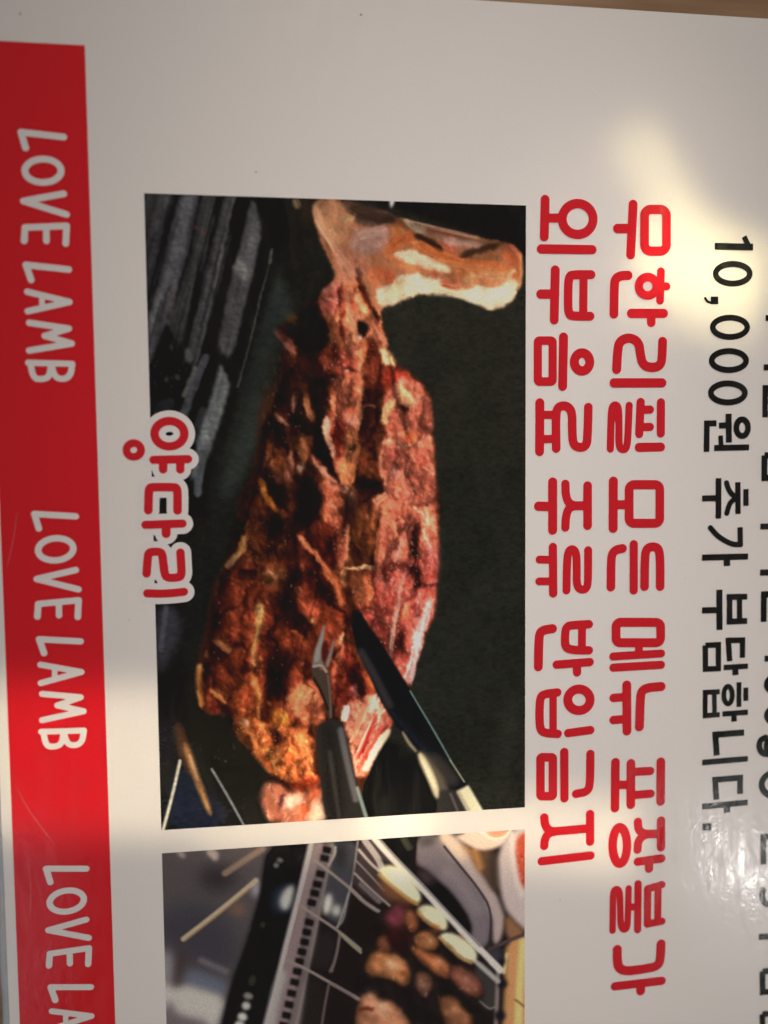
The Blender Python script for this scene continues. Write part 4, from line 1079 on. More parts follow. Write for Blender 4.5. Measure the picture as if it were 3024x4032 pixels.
for tr, pts, w, c in ((a3, [(1105, 0), (1090, 200), (1075, 330)], 24, (184, 134, 96)), (a3, [(1080, 400), (1055, 560), (1010, 690)], 30, (176, 116, 74)), (a3, [(1008, 930), (1003, 1100), (965, 1225)], 26, (188, 124, 92)),
                      (a3, [(685, 1010), (780, 1105), (885, 1230)], 26, (204, 126, 86)), (a3, [(865, 230), (870, 340), (925, 500)], 30, (204, 166, 138)), (a3, [(1175, 800), (1260, 730)], 40, (206, 152, 114)), (a3, [(1212, 980), (1215, 1150), (1195, 1330)], 26, (180, 112, 82)),
                      (a3, [(1245, 260), (1255, 170), (1310, 120)], 40, (212, 172, 122)), (a3, [(1330, 20), (1400, 80), (1440, 160)], 44, (208, 166, 122)), (a3, [(780, 480), (840, 580), (930, 670)], 30, (190, 130, 104)), (a3, [(440, 640), (470, 750), (555, 845)], 26, (156, 102, 42)),
                      (a3, [(340, 1010), (315, 1110), (215, 1215)], 34, (196, 156, 100)), (a3, [(1230, 440), (1215, 540), (1260, 680)], 20, (196, 146, 110)), (a3, [(1520, 950), (1535, 1050), (1560, 1090)], 16, (222, 190, 160)), (a3, [(1280, 900), (1330, 1010)], 24, (190, 120, 92)),
                      (a3, [(650, 100), (660, 200)], 16, (150, 112, 92)), (a3, [(640, 440), (650, 560)], 20, (150, 100, 76)), (a3, [(700, 380), (740, 450), (720, 540)], 30, (150, 96, 62)), (a3, [(735, 110), (768, 260)], 24, (150, 104, 70)),
                      (a4, [(440, 285), (420, 440), (395, 700)], 26, (170, 136, 80)), (a4, [(870, 60), (940, 170), (975, 300)], 30, (196, 118, 74)), (a4, [(40, 690), (48, 800), (62, 970)], 26, (222, 150, 80)), (a4, [(120, 850), (225, 945)], 20, (226, 160, 96)),
                      (a4, [(400, 780), (440, 900), (430, 1040)], 20, (222, 150, 84)), (a4, [(620, 960), (660, 880), (690, 820)], 26, (222, 168, 100)), (a4, [(700, 1000), (740, 900), (780, 850)], 20, (226, 172, 120)), (a4, [(140, 530), (240, 610)], 22, (184, 128, 80)),
                      (a4, [(640, 470), (700, 500), (760, 560)], 24, (166, 96, 50)), (a4, [(300, 1060), (400, 1180), (470, 1290)], 26, (230, 164, 96)), (a4, [(680, 1130), (740, 1250), (770, 1330)], 40, (224, 156, 104)), (a4, [(1330, 290), (1295, 600)], 22, (206, 166, 146)),
                      (a4, [(1540, 280), (1450, 610), (1405, 810)], 40, (206, 176, 172)), (a4, [(1220, 60), (1240, 200), (1230, 330)], 24, (180, 104, 86)), (a2, [(350, 720), (400, 900), (440, 1080)], 36, (196, 140, 104)), (a2, [(540, 950), (600, 1020), (640, 1100)], 30, (190, 124, 96)),
                      (a2, [(200, 720), (260, 680), (320, 660)], 30, (204, 144, 124)), (a2, [(150, 120), (170, 250), (260, 380)], 40, (206, 150, 108)), (a2, [(300, 420), (350, 520), (420, 620)], 40, (200, 142, 110)), (a2, [(700, 470), (840, 455), (1080, 575)], 30, (236, 220, 184)),
                      (a2, [(950, 500), (1200, 540), (1400, 580)], 40, (206, 130, 76)), (a2, [(1180, 640), (1300, 600), (1500, 600)], 30, (222, 174, 122)), (a2, [(760, 235), (830, 270), (900, 310)], 26, (228, 208, 170)), (a2, [(1060, 365), (1180, 385), (1280, 405)], 34, (220, 172, 150))):
    P.fib(tr, pts, w * 1.1, c, 2.4, .50 if tr is a4 else .6)
P.warp(np.clip(mm_mask * 2, 0, 1), 2.8, 12)
P.warp(np.clip(mm_mask * 2, 0, 1), 1.3, 4)
# browner, deeper roast than the raw strokes; the side away from the light falls off
bd = (body * .9)[..., None]
P.a = P.a * (1 - bd) + bd * P.a * np.array((.92, .81, .80))
gx = np.gradient(blur2(np.maximum(body, P.full_mask(a4, foot, 3)), 11), axis=1)
P.a = np.clip(P.a * (1 - body * np.clip(gx / gx.max(), -.25, 1) * .62)[..., None], 0, 1)
P.relief(body, 7, 1, 1.2, .06, octaves=3, shear=.12)
# wet points of light
def wet(tr, region, n, cols):
    P.scatter(tr, region, n, cols, (1.0, 3.0), (.3, .8), 75, 50, (.2, .6))
wet(a3, [(900, 0), (1100, 0), (1060, 680), (940, 640), (870, 300)], 60, [(214, 166, 140), (190, 130, 104)])
wet(a3, flesh, 210, [(206, 158, 140), (190, 140, 140), (214, 176, 150)])
wet(a3, [(480, 60), (760, 60), (700, 560), (640, 900), (420, 760)], 70, [(150, 112, 92), (176, 140, 120)])
wet(a3, [(820, 640), (970, 760), (1000, 1000), (960, 1220), (860, 900)], 50, [(212, 150, 120), (190, 120, 92)])
wet(a3, [(300, 900), (640, 900), (640, 1330), (200, 1330)], 60, [(150, 100, 66), (176, 130, 92)])
wet(a4, low, 150, [(176, 112, 76), (196, 140, 100), (160, 84, 56)])
wet(a4, rf, 220, [(216, 180, 172), (196, 150, 140), (206, 140, 124)])
wet(a4, foot, 120, [(236, 186, 120), (226, 160, 96)])
wet(a2, [(230, 660), (430, 690), (600, 980), (640, 1100), (460, 1400), (300, 1400), (180, 1180), (330, 1000)], 120, [(206, 152, 126), (190, 124, 100), (222, 180, 156)])
for pts, w, c in (([(1245, 940), (1140, 1120), (1050, 1330)], 26, (206, 164, 138)), ([(1205, 1010), (1140, 1160), (1070, 1310)], 22, (150, 34, 32)), ([(1285, 1110), (1200, 1230), (1120, 1380)], 44, (222, 196, 170)), ([(1260, 1050), (1180, 1190), (1100, 1340)], 20, (164, 62, 50)), ([(1010, 960), (985, 1060)], 36, (220, 190, 166)), ([(1180, 890), (1090, 1060), (1030, 1200)], 26, (204, 140, 112)), ([(1120, 960), (1060, 1100)], 30, (196, 116, 86))):
    P.fib(a4, pts, w, c, 1.6, .9)
P.a = np.clip(P.a * (1 + .26 * body)[..., None], 0, 1)
shk = (np.clip(P.full_mask(a2, leg, 3) - body, 0, 1))[..., None]
P.a = P.a * (1 - shk) + shk * (P.a * np.array((.95, .93, .95)) * .86 + np.array((196, 160, 138)) / 255. * .10)
gy2 = np.gradient(blur2(shk[..., 0], 8), axis=0)
P.a = np.clip(P.a * (1 - shk[..., 0] * np.clip(gy2 / gy2.max(), -.3, 1) * .45)[..., None], 0, 1)
for pts, w, c, al in (([(600, 770), (720, 700), (880, 660), (1020, 690), (1150, 730)], 70, (226, 208, 172), .6), ([(1180, 740), (1320, 770), (1440, 740), (1500, 680)], 110, (236, 224, 194), .65), ([(700, 465), (860, 480), (1080, 578)], 44, (230, 212, 176), .6),
                      ([(440, 330), (540, 310), (640, 300)], 70, (176, 138, 124), .6), ([(640, 430), (760, 350), (820, 320)], 60, (176, 84, 44), .5), ([(860, 380), (1000, 460), (1200, 530), (1440, 530)], 56, (184, 92, 48), .55), ([(830, 318), (920, 365), (1025, 432)], 30, (44, 26, 18), .8),
                      ([(1145, 475), (1290, 425), (1430, 390)], 34, (58, 36, 24), .75), ([(380, 130), (540, 190), (700, 225)], 60, (52, 38, 30), .7), ([(760, 225), (1000, 285), (1280, 350)], 18, (206, 160, 130), .6), ([(560, 560), (640, 620), (690, 640)], 60, (170, 74, 44), .5),
                      ([(1010, 660), (1100, 690), (1150, 700)], 34, (170, 76, 46), .7), ([(1500, 400), (1570, 480), (1572, 620)], 24, (206, 132, 88), .6), ([(140, 120), (160, 240), (280, 420), (330, 560)], 34, (206, 158, 126), .5)):
    P.fib(a2, pts, w, c, 2.4, al)
# ---- fork
P.poly(a4, [(862, 400), (852, 520), (838, 640), (855, 690), (880, 730), (840, 770), (778, 740), (778, 680), (795, 600), (822, 530)], (112, 104, 98), 1)
P.poly(a4, [(862, 405), (850, 520), (832, 650), (790, 690), (795, 610), (824, 530)], (134, 130, 126), 1.3)
P.poly(a4, [(838, 560), (870, 520), (890, 590), (860, 680), (838, 650)], (70, 26, 24), 1.2)
P.poly(a4, [(915, 518), (926, 540), (904, 640), (882, 715), (862, 690), (880, 640), (900, 580)], (128, 112, 106), 1)
P.poly(a4, [(775, 690), (850, 682), (892, 740), (905, 860), (912, 1045), (878, 1045), (868, 940), (822, 840), (778, 780)], (66, 54, 47), 1)
P.line(a4, [(790, 700), (840, 690), (870, 735)], 18, (170, 160, 152), 1.2, .8)
P.line(a4, [(790, 780), (840, 870), (880, 980)], 16, (34, 26, 24), 1.5)
P.line(a4, [(880, 760), (895, 880), (900, 1030)], 12, (104, 84, 74), 1.5)
P.blob(a4, 838, 715, 10, 8, (170, 84, 70), 0, 1)
P.poly(a5, [(1258, 320), (1300, 262), (1380, 240), (1440, 258), (1475, 320), (1530, 560), (1580, 800), (1645, 985), (1335, 990), (1300, 740), (1270, 530)], (40, 38, 37), 1)
P.poly(a5, [(1300, 290), (1370, 260), (1430, 500), (1480, 980), (1340, 985), (1300, 560)], (30, 28, 27), 5)
P.line(a5, [(1440, 320), (1480, 520), (1550, 820)], 46, (92, 90, 92), 3, .85)
P.line(a5, [(1360, 480), (1400, 760), (1430, 960)], 26, (58, 54, 52), 3, .8)
P.line(a5, [(1560, 740), (1600, 870), (1635, 980)], 26, (116, 130, 130), 2)
# ---- knife
blade = [(255, 0), (320, 25), (380, 130), (520, 330), (690, 600), (900, 960), (1030, 1190), (1135, 1355), (1060, 1425), (1000, 1400), (900, 1290), (780, 1100), (600, 910), (480, 720), (370, 490), (290, 320), (245, 130)]
P.poly(a6, blade, (16, 18, 24), .9, rnd=0)
P.line(a6, [(320, 330), (430, 520), (540, 740)], 60, (50, 48, 48), 5, .9)
P.line(a6, [(560, 800), (720, 980), (820, 1090)], 50, (28, 32, 38), 6, .8)
P.poly(a6, [(820, 1100), (940, 1120), (1120, 1340), (1000, 1390), (900, 1270)], (50, 46, 44), 4)
P.line(a6, [(700, 630), (900, 965), (1020, 1180)], 13, (98, 124, 118), .9)
P.line(a6, [(1010, 1165), (1120, 1335)], 11, (150, 156, 130), .9)
P.line(a6, [(640, 945), (690, 1035), (748, 1100)], 24, (150, 132, 110), 1.8, .9, True)
P.poly(a6, [(770, 1090), (840, 1130), (960, 1300), (1000, 1400), (930, 1470), (885, 1430), (840, 1290), (775, 1190)], (84, 76, 66), 2.5, rnd=0)
P.line(a6, [(775, 1120), (830, 1230), (880, 1340), (915, 1455)], 62, (190, 180, 152), 3.0, .95, True)
P.line(a6, [(790, 1160), (850, 1280), (895, 1390)], 24, (212, 202, 174), 2.5, .8, True)
P.poly(a6, [(930, 1400), (1060, 1400), (1165, 1600), (900, 1610)], (46, 42, 42), 2, rnd=0)
P.line(a6, [(1015, 1430), (1085, 1600)], 16, (96, 92, 88), 2, .8)
P.poly(a6, [(1060, 1408), (1150, 1364), (1290, 1600), (1170, 1620)], (204, 195, 166), 1.2, rnd=0)
P.line(a6, [(1078, 1420), (1190, 1620)], 26, (140, 132, 114), 3, .7)
P.line(a6, [(1150, 1380), (1270, 1590)], 22, (222, 214, 190), 3, .6)
P.poly(a2, [(655, 60), (705, 60), (690, 110), (665, 150)], (206, 198, 194), 1.2)
P.a = blur2(P.a, 0.55)
P.a = np.clip(P.a * (0.94 + 0.12 * P.rng.rand(P.ny, P.nx))[..., None] + (P.rng.rand(P.ny, P.nx, 1) - .5) * .012, 0, 1)
adopt(P.build('lamb_leg_picture', ZB, None, 1.52))

# ------------------------------------------------------------------ printed picture: skewers over the charcoal grill
Q = Picture(0, 134.75, 78.0, 62.0, 6.4, 11)
b1, b2 = T_B1, T_B2
Q.a[:] = np.array((28, 23, 23)) / 255.
Q.poly(b1, [(40, 150), (1000, 120), (900, 560), (640, 1300), (560, 1800), (40, 1800)], (76, 70, 72), 4, rnd=0)
Q.poly(b1, [(80, 640), (500, 620), (760, 1000), (640, 1250), (300, 1120), (90, 1000)], (56, 54, 62), 14)
Q.poly(b1, [(400, 340), (560, 320), (740, 430), (540, 560), (380, 480)], (44, 40, 42), 10)
Q.poly(b1, [(180, 215), (262, 285), (275, 215)], (142, 128, 122), 2)
Q.poly(b1, [(412, 200), (530, 315), (545, 200)], (156, 140, 136), 2)
Q.line(b1, [(595, 390), (760, 280), (900, 190)], 52, (124, 104, 92), 2.5)
Q.poly(b1, [(590, 700), (740, 590), (770, 760)], (100, 80, 70), 4)
Q.poly(b1, [(820, 430), (900, 470), (870, 600), (800, 560)], (140, 136, 146), 4)
Q.line(b1, [(255, 925), (560, 690), (845, 450)], 44, (166, 152, 128), 1.4)
Q.line(b1, [(265, 940), (560, 712), (800, 515)], 14, (128, 98, 74), 1.6, .9)
Q.poly(b1, [(280, 1150), (640, 1280), (610, 1400), (400, 1340), (230, 1290)], (92, 98, 114), 6)
Q.line(b1, [(400, 1100), (600, 1190)], 50, (110, 106, 112), 5, .7)
Q.poly(b1, [(85, 980), (170, 1060), (190, 1200), (160, 1320), (85, 1250)], (130, 126, 132), 6)
Q.poly(b1, [(85, 1250), (190, 1330), (260, 1290), (400, 1330), (610, 1400), (560, 1580), (500, 1700), (100, 1700), (100, 1440)], (178, 175, 170), 5)
Q.poly(b1, [(200, 1340), (300, 1030), (230, 980), (190, 1120), (180, 1290)], (62, 52, 52), 5)
Q.poly(b1, [(110, 1440), (160, 1430), (190, 1540), (480, 1600), (500, 1800), (90, 1800)], (104, 95, 100), 5)
Q.poly(b1, [(930, 140), (1290, 130), (1230, 400), (1100, 760), (1010, 1150), (880, 1800), (520, 1800), (640, 1300), (760, 1000), (830, 750), (880, 560)], (14, 14, 17), 2.5)
Q.blob(b1, 1060, 600, 70, 120, (60, 70, 90), 15, 8, .8)
Q.poly(b1, [(1035, 600), (1090, 505), (1170, 470), (1120, 690), (1050, 690)], (168, 168, 163), 3)
for (x, y, rx, ry, c) in [(765, 1470, 38, 36, 172), (735, 1560, 42, 36, 186), (782, 1390, 42, 30, 120), (712, 1625, 44, 34, 180), (690, 1700, 44, 34, 176), (815, 1265, 34, 50, 46), (1010, 325, 20, 20, 130), (1042, 283, 26, 16, 130), (900, 810, 26, 30, 46), (785, 850, 16, 14, 60)]:
    Q.blob(b1, x, y, rx, ry, (c, c, c - 8), 15, 1.8)
# pierced rail
Q.poly(b1, [(1290, 130), (1420, 130), (1390, 260), (1310, 480), (1250, 800), (1210, 1080), (1190, 1300), (1060, 1800), (900, 1800), (1040, 1200), (1200, 640)], (122, 106, 107), 2)
Q.poly(b1, [(1010, 1180), (1110, 1180), (1030, 1440), (980, 1800), (880, 1800)], (150, 146, 146), 3)
Q.poly(b1, [(1180, 1300), (1250, 1300), (1190, 1640), (1100, 1640)], (120, 116, 116), 5)
Q.line(b1, [(1300, 130), (1200, 560), (1090, 980), (1020, 1260), (890, 1750)], 46, (158, 150, 148), 1.8)
Q.line(b1, [(1275, 130), (1175, 560), (1065, 980), (1000, 1260), (870, 1750)], 12, (84, 80, 88), 1.2)
Q.poly(b1, [(1440, 130), (1700, 130), (1650, 400), (1600, 620), (1560, 790), (1490, 810), (1410, 740), (1380, 620), (1400, 400)], (58, 58, 64), 3)
Q.poly(b1, [(1480, 140), (1600, 140), (1570, 380), (1480, 330)], (36, 36, 40), 6)
Q.line(b1, [(1490, 180), (1490, 230), (1440, 320)], 24, (150, 146, 142), 2)
Q.blob(b1, 1430, 640, 36, 90, (190, 186, 180), 10, 3)
Q.blob(b1, 1505, 695, 28, 40, (172, 172, 160), 0, 3)
Q.blob(b1, 1335, 640, 22, 50, (150, 146, 140), 0, 3)
Q.poly(b1, [(1280, 860), (1520, 870), (1480, 1180), (1250, 1150)], (36, 32, 32), 5)
Q.poly(b1, [(1240, 1200), (1420, 1290), (1390, 1700), (1200, 1700)], (34, 29, 29), 5)
Q.poly(b1, [(1400, 130), (1500, 140), (1440, 330), (1400, 500), (1360, 760), (1320, 980), (1260, 1180), (1240, 1400), (1180, 1800), (1060, 1800), (1190, 1300), (1250, 800), (1310, 480)], (104, 94, 95), 3)
Q.line(b1, [(1470, 150), (1420, 420), (1345, 800), (1280, 1120), (1220, 1420), (1160, 1700)], 22, (140, 130, 126), 3, .6)
holes = [(1425, 200), (1405, 268), (1372, 396), (1346, 480), (1325, 552), (1300, 630), (1280, 790), (1260, 870), (1242, 950), (1220, 1030), (1200, 1110), (1182, 1190), (1160, 1278), (1136, 1368), (1115, 1460), (1094, 1548), (1070, 1630), (1048, 1715)]
for (x, y) in holes:
    Q.poly(b1, [(x - 30, y - 34), (x + 40, y - 18), (x + 30, y + 34), (x - 38, y + 18)], (18, 13, 16), 1.3, rnd=0)
for pts in ([(1320, 280), (1450, 380), (1600, 500), (1700, 590)], [(1200, 650), (1370, 760), (1520, 860), (1700, 1010)], [(1100, 1100), (1220, 1150), (1450, 1280), (1700, 1420)]):
    Q.line(b1, pts, 24, (128, 116, 112), 1.4)
Q.line(b1, [(1600, 560), (1560, 780), (1500, 830)], 16, (120, 112, 108), 1.6)
Q.line(b1, [(1530, 880), (1500, 1080), (1450, 1190)], 18, (110, 96, 92), 1.8)
Q.line(b1, [(1440, 1300), (1410, 1450), (1380, 1640)], 18, (100, 86, 82), 2)
# rack and vegetables
Q.line(b2, [(225, 130), (195, 380), (150, 570), (60, 830)], 16, (130, 126, 124), 1.6)
Q.blob(b2, 45, 690, 26, 46, (168, 168, 160), 0, 4)
Q.poly(b2, [(235, 120), (420, 110), (700, 480), (460, 670), (160, 500), (220, 300)], (58, 48, 48), 3)
for pts, w, c in (([(280, 120), (400, 280), (420, 350)], 50, (150, 140, 138)), ([(235, 200), (330, 310), (400, 370)], 22, (160, 150, 146)), ([(215, 290), (330, 410), (440, 530)], 12, (130, 120, 116)), ([(200, 390), (330, 520), (480, 650)], 18, (140, 130, 126)), ([(170, 520), (270, 620), (390, 700)], 30, (128, 116, 114)), ([(250, 480), (400, 620)], 40, (94, 84, 84))):
    Q.line(b2, pts, w, c, 1.6)
Q.poly(b2, [(390, 90), (700, 80), (690, 300), (640, 360), (500, 220)], (16, 16, 15), 3)
Q.line(b2, [(600, 110), (640, 180)], 50, (70, 70, 60), 5, .7)
Q.poly(b2, [(700, 90), (870, 80), (920, 160), (1050, 310), (1300, 650), (1325, 720), (1290, 1010), (1150, 980), (1140, 800), (1000, 560), (850, 430), (690, 330)], (106, 97, 102), 3)
Q.poly(b2, [(720, 100), (860, 90), (880, 130), (740, 190)], (66, 62, 62), 4)
Q.line(b2, [(960, 380), (1040, 440), (1200, 680)], 90, (124, 114, 116), 10, .8)
Q.line(b2, [(700, 90), (680, 330)], 26, (24, 22, 24), 2)
Q.poly(b2, [(660, 330), (760, 340), (850, 430), (1000, 560), (1155, 780), (1145, 920), (960, 760), (800, 580), (640, 400)], (17, 15, 17), 2.5)
Q.poly(b2, [(700, 340), (800, 370), (870, 440), (820, 500), (720, 440)], (66, 54, 58), 6)
Q.poly(b2, [(870, 80), (990, 60), (1180, 280), (1425, 680), (1410, 900), (1330, 1010), (1320, 690), (1060, 330), (940, 170)], (160, 144, 140), 2.5)
Q.poly(b2, [(870, 80), (990, 60), (1140, 240), (1060, 300), (940, 170)], (206, 180, 158), 6)
Q.line(b2, [(930, 170), (1060, 330), (1200, 500), (1322, 690), (1300, 1000)], 16, (42, 36, 44), 1.6)
Q.poly(b2, [(1040, 130), (1170, 210), (1210, 340), (1150, 260)], (176, 124, 80), 3)
Q.poly(b2, [(1150, 190), (1360, 190), (1375, 570), (1290, 470), (1190, 330)], (84, 62, 48), 4)
Q.line(b2, [(1180, 210), (1220, 340)], 60, (160, 112, 70), 6, .9)
Q.poly(b2, [(1290, 220), (1350, 200), (1370, 560), (1300, 460)], (54, 46, 42), 4)
Q.poly(b2, [(990, 70), (1470, 20), (1450, 130), (1350, 190), (1220, 208), (1100, 150)], (206, 180, 164), 2)
Q.poly(b2, [(1250, 50), (1450, 30), (1430, 85), (1340, 112)], (198, 140, 110), 2.5)
Q.line(b2, [(1240, 55), (1320, 118), (1430, 100), (1470, 40)], 20, (232, 210, 188), 2)
Q.poly(b2, [(1370, 190), (1500, 20), (1640, 20), (1640, 900), (1590, 860), (1480, 760), (1410, 650), (1375, 450)], (178, 163, 160), 3)
Q.line(b2, [(1480, 60), (1500, 300), (1560, 560)], 50, (206, 190, 184), 6, .8)
Q.poly(b2, [(1505, 150), (1560, 60), (1640, 60), (1640, 560), (1585, 520), (1540, 430)], (168, 72, 52), 2.5)
Q.scatter(b2, [(1510, 160), (1590, 90), (1590, 500), (1550, 430)], 40, [(206, 120, 90), (130, 40, 28), (190, 90, 66)], (2, 5), (.5, 1.4), 80, 40)
Q.poly(b2, [(1415, 690), (1600, 880), (1640, 1000), (1440, 950)], (128, 92, 66), 3)
Q.poly(b2, [(1430, 940), (1640, 900), (1640, 1900), (1390, 1900), (1430, 1200)], (182, 132, 88), 3)
Q.line(b2, [(1575, 950), (1540, 1400), (1530, 1900)], 66, (196, 180, 118), 4)
Q.line(b2, [(1440, 1050), (1420, 1200)], 24, (206, 186, 130), 3)
Q.line(b2, [(1510, 1420), (1590, 1480)], 16, (120, 84, 60), 2)
Q.line(b2, [(1290, 1015), (1430, 950), (1600, 880)], 32, (72, 58, 58), 1.8)
Q.poly(b2, [(1180, 1080), (1360, 1180), (1370, 1480), (1300, 1520), (1180, 1420)], (52, 50, 50), 3)
Q.poly(b2, [(1240, 1010), (1400, 980), (1410, 1140), (1330, 1150)], (52, 50, 58), 4)
Q.line(b2, [(1370, 1160), (1365, 1300), (1350, 1700)], 34, (120, 108, 106), 3)
Q.line(b2, [(1220, 1430), (1300, 1500), (1340, 1480)], 14, (120, 112, 106), 1.6)
for (x, y, r) in ((1405, 1290, 42), (1385, 1550, 46), (1400, 1110, 30), (1375, 1720, 44)):
    Q.blob(b2, x, y, r, r * .9, (26, 22, 30), 0, 2.5)
Q.line(b2, [(350, 90), (520, 280), (760, 520), (960, 740), (1200, 990), (1390, 1180)], 56, (188, 182, 176), 1.8)
Q.line(b2, [(375, 80), (545, 275), (785, 515), (985, 735), (1225, 985)], 14, (112, 106, 106), 1.4)
Q.line(b2, [(1180, 1100), (1280, 1190), (1370, 1270)], 40, (150, 148, 144), 2.5)
for tri in ([(405, 265), (505, 320), (440, 310)], [(730, 535), (815, 635), (740, 640)], [(950, 765), (1035, 862), (970, 860)], [(1205, 1035), (1290, 1120), (1200, 1095)]):
    Q.poly(b2, tri, (32, 26, 30), 1.6, rnd=0)
Q.poly(b2, [(380, 400), (640, 590), (740, 660), (600, 640), (430, 560)], (116, 72, 44), 5)
Q.poly(b2, [(398, 345), (500, 318), (600, 370), (720, 515), (745, 600), (720, 640), (640, 595), (540, 515), (415, 425)], (206, 206, 168), 2)
Q.line(b2, [(400, 400), (540, 525), (640, 605), (710, 640)], 24, (176, 130, 74), 3, .9)
Q.blob(b2, 560, 420, 80, 40, (224, 224, 190), 42, 6)
Q.poly(b2, [(705, 670), (790, 640), (900, 680), (955, 760), (955, 860), (880, 845), (800, 795), (720, 730)], (206, 202, 166), 2)
Q.line(b2, [(715, 710), (800, 800), (880, 830)], 22, (170, 116, 62), 3, .9)
Q.poly(b2, [(880, 900), (960, 865), (1080, 910), (1180, 1000), (1205, 1070), (1165, 1115), (1060, 1070), (960, 965)], (206, 202, 168), 2)
Q.line(b2, [(890, 915), (970, 985), (1060, 1080), (1150, 1118)], 22, (184, 140, 84), 3, .9)
Q.blob(b2, 1075, 915, 18, 18, (176, 120, 100), 0, 3, .8)
Q.blob(b2, 862, 845, 24, 34, (160, 84, 46), 20, 4)
Q.poly(b2, [(440, 720), (560, 630), (625, 680), (625, 800), (540, 830), (455, 790)], (116, 55, 64), 5)
Q.poly(b2, [(430, 820), (620, 800), (650, 1000), (560, 1060), (450, 960)], (52, 24, 24), 8)
def lump(pts, base, hi, hx, hy, hr):
    Q.poly(b2, [(x + 6, y + 16) for x, y in pts], (24, 14, 12), 3, .8)
    Q.poly(b2, pts, [c * .62 for c in base], 2)
    cx = sum(p[0] for p in pts) / len(pts); cy = sum(p[1] for p in pts) / len(pts)
    Q.poly(b2, [(cx + (x - cx) * .82, cy + (y - cy) * .80 - 10) for x, y in pts], base, 3.5)
    Q.blob(b2, hx, hy, hr, hr * .7, hi, 20, 6, .85)
    Q.scatter(b2, pts, 26, [hi, [c * .7 for c in base], base], (2, 6), (.6, 1.6), 40, 60, (.15, .45))
lump([(610, 680), (690, 690), (725, 860), (660, 870), (605, 780)], (128, 74, 50), (160, 104, 76), 660, 740, 26)
lump([(690, 890), (790, 855), (870, 920), (885, 1015), (760, 1020), (690, 970)], (152, 96, 62), (200, 146, 92), 810, 950, 34)
lump([(640, 960), (770, 1030), (850, 1050), (980, 1130), (1005, 1210), (940, 1260), (830, 1190), (700, 1080)], (148, 88, 58), (184, 120, 80), 900, 1130, 46)
lump([(980, 1125), (1140, 1180), (1240, 1290), (1255, 1390), (1160, 1400), (1040, 1310), (960, 1230)], (122, 74, 60), (160, 110, 92), 1130, 1280, 40)
lump([(370, 950), (430, 890), (485, 950), (485, 1050), (390, 1020)], (112, 66, 48), (136, 88, 66), 430, 960, 26)
lump([(270, 1150), (350, 1010), (480, 1040), (600, 1080), (660, 1170), (650, 1270), (600, 1320), (500, 1250), (330, 1230)], (152, 98, 62), (206, 160, 128), 510, 1140, 60)
Q.blob(b2, 590, 1200, 30, 24, (150, 84, 48), 0, 4)
lump([(700, 1180), (810, 1210), (840, 1310), (770, 1420), (700, 1330)], (100, 68, 54), (150, 130, 124), 760, 1310, 20)
lump([(880, 1400), (1000, 1380), (1080, 1490), (1180, 1570), (1160, 1700), (960, 1700), (910, 1520)], (124, 80, 56), (170, 116, 80), 1000, 1520, 46)
lump([(215, 1490), (250, 1390), (330, 1350), (400, 1430), (500, 1425), (620, 1540), (690, 1700), (600, 1900), (220, 1900), (200, 1640)], (164, 110, 82), (208, 154, 124), 420, 1500, 70)
Q.line(b2, [(240, 1500), (290, 1488), (345, 1495)], 30, (96, 44, 32), 3)
Q.blob(b2, 320, 1400, 40, 30, (190, 136, 108), 0, 6)
Q.line(b2, [(80, 880), (160, 960), (250, 1035)], 22, (126, 126, 102), 1.4)
Q.line(b2, [(80, 900), (50, 1060), (15, 1190)], 16, (100, 90, 88), 1.8)
Q.line(b2, [(0, 1285), (110, 1345), (225, 1415)], 24, (110, 98, 96), 1.6)
lm = np.maximum(Q.full_mask(b2, [(360, 620), (720, 640), (900, 860), (1260, 1290), (1250, 1420), (1190, 1720), (640, 1800), (180, 1900), (200, 1380), (260, 1060)], 4), 0)
Q.warp(lm, 1.4, 9)
Q.relief(lm, 22, 1, 1, .08, octaves=2)
Q.a = np.clip(Q.a * (1 + lm * (Q.noise(26, 3) - .5) * .6)[..., None], 0, 1)
for (x, y, r) in ((500, 1120, 34), (560, 1170, 24), (430, 1480, 46), (330, 1400, 34), (820, 940, 26), (900, 1110, 30), (1110, 1250, 24), (1010, 1500, 28), (650, 730, 18), (760, 1310, 12), (480, 1560, 30)):
    Q.blob(b2, x, y, r, r * .7, (206, 158, 126), 25, 4, .5)
    Q.blob(b2, x - r * .3, y - r * .2, r * .35, r * .25, (232, 206, 184), 25, 1.5, .5)
Q.a = blur2(Q.a, 0.6)
Q.a = np.clip(Q.a * (0.95 + 0.10 * Q.rng.rand(Q.ny, Q.nx))[..., None] + (Q.rng.rand(Q.ny, Q.nx, 1) - .5) * .012, 0, 1)
adopt(Q.build('skewer_picture', ZB, None, 1.62))

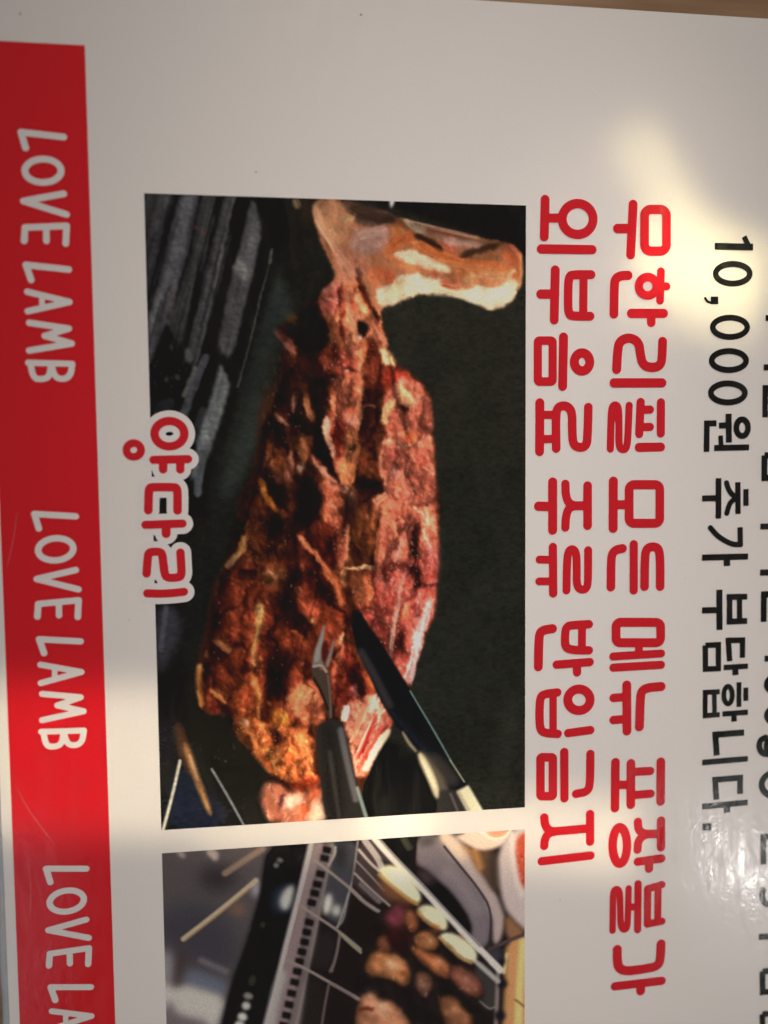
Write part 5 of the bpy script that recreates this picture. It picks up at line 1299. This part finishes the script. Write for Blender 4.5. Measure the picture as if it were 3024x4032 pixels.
# specks of dirt under the film
def speck(px, py, r):
    c = Tr(0, 0, 1.8228)([(px, py)])[0]
    n = 9
    v = [W(c[0] + r * (1 + .3 * math.sin(3 * i)) * math.cos(-6.283 * i / n), c[1] + r * math.sin(-6.283 * i / n), 0.05) for i in range(n)]
    return adopt(mesh_obj('speck', v, [tuple(range(n))], M_speck))
M_speck = print_mat('dirt', (0.33, 0.29, 0.26), grain=0.2)
for q in ((44, 30, .22), (780, 32, .25), (553, 372, .18), (1210, 1945, .12), (280, 1340, .10), (1480, 1250, .09)):
    speck(*q)
# hairline scratches in the film
def scratch(pts, w):
    p = smooth_line(T_L7(pts), 2)
    v, f = [], []
    for i, q in enumerate(p):
        d = p[min(i + 1, len(p) - 1)] - p[max(i - 1, 0)]
        n = np.array([-d[1], d[0]]) / (np.hypot(*d) + 1e-9)
        h = w * (0.15 + math.sin(math.pi * i / (len(p) - 1))) / 2
        v += [W(*(q + n * h), 0.12), W(*(q - n * h), 0.12)]
        if i:
            a = 2 * i
            f.append((a - 2, a - 1, a + 1, a))
    return adopt(mesh_obj('scratch', v, f, M_scratch))
M_scratch = bpy.data.materials.new('scuffed_film')
M_scratch.use_nodes = True
_b = M_scratch.node_tree.nodes['Principled BSDF']
_b.inputs['Base Color'].default_value = (0.8, 0.7, 0.7, 1); _b.inputs['Roughness'].default_value = 0.4
_n = M_scratch.node_tree.nodes.new('ShaderNodeTexNoise'); _n.inputs['Scale'].default_value = 900
_m = M_scratch.node_tree.nodes.new('ShaderNodeMath'); _m.operation = 'MULTIPLY'; _m.inputs[1].default_value = 0.15
_g = M_scratch.node_tree.nodes.new('ShaderNodeNewGeometry')
M_scratch.node_tree.links.new(_g.outputs['Position'], _n.inputs['Vector'])
M_scratch.node_tree.links.new(_n.outputs['Fac'], _m.inputs[0]); M_scratch.node_tree.links.new(_m.outputs[0], _b.inputs['Alpha'])
scratch([(68, 1190), (120, 1290), (180, 1370), (240, 1450)], 0.35)
scratch([(122, 1500), (135, 1640), (128, 1760)], 0.3)
scratch([(250, 1900), (262, 2000)], 0.25)
scratch([(320, 1420), (335, 1500)], 0.2)
scratch([(30, 260), (60, 130), (75, 20)], 0.3)
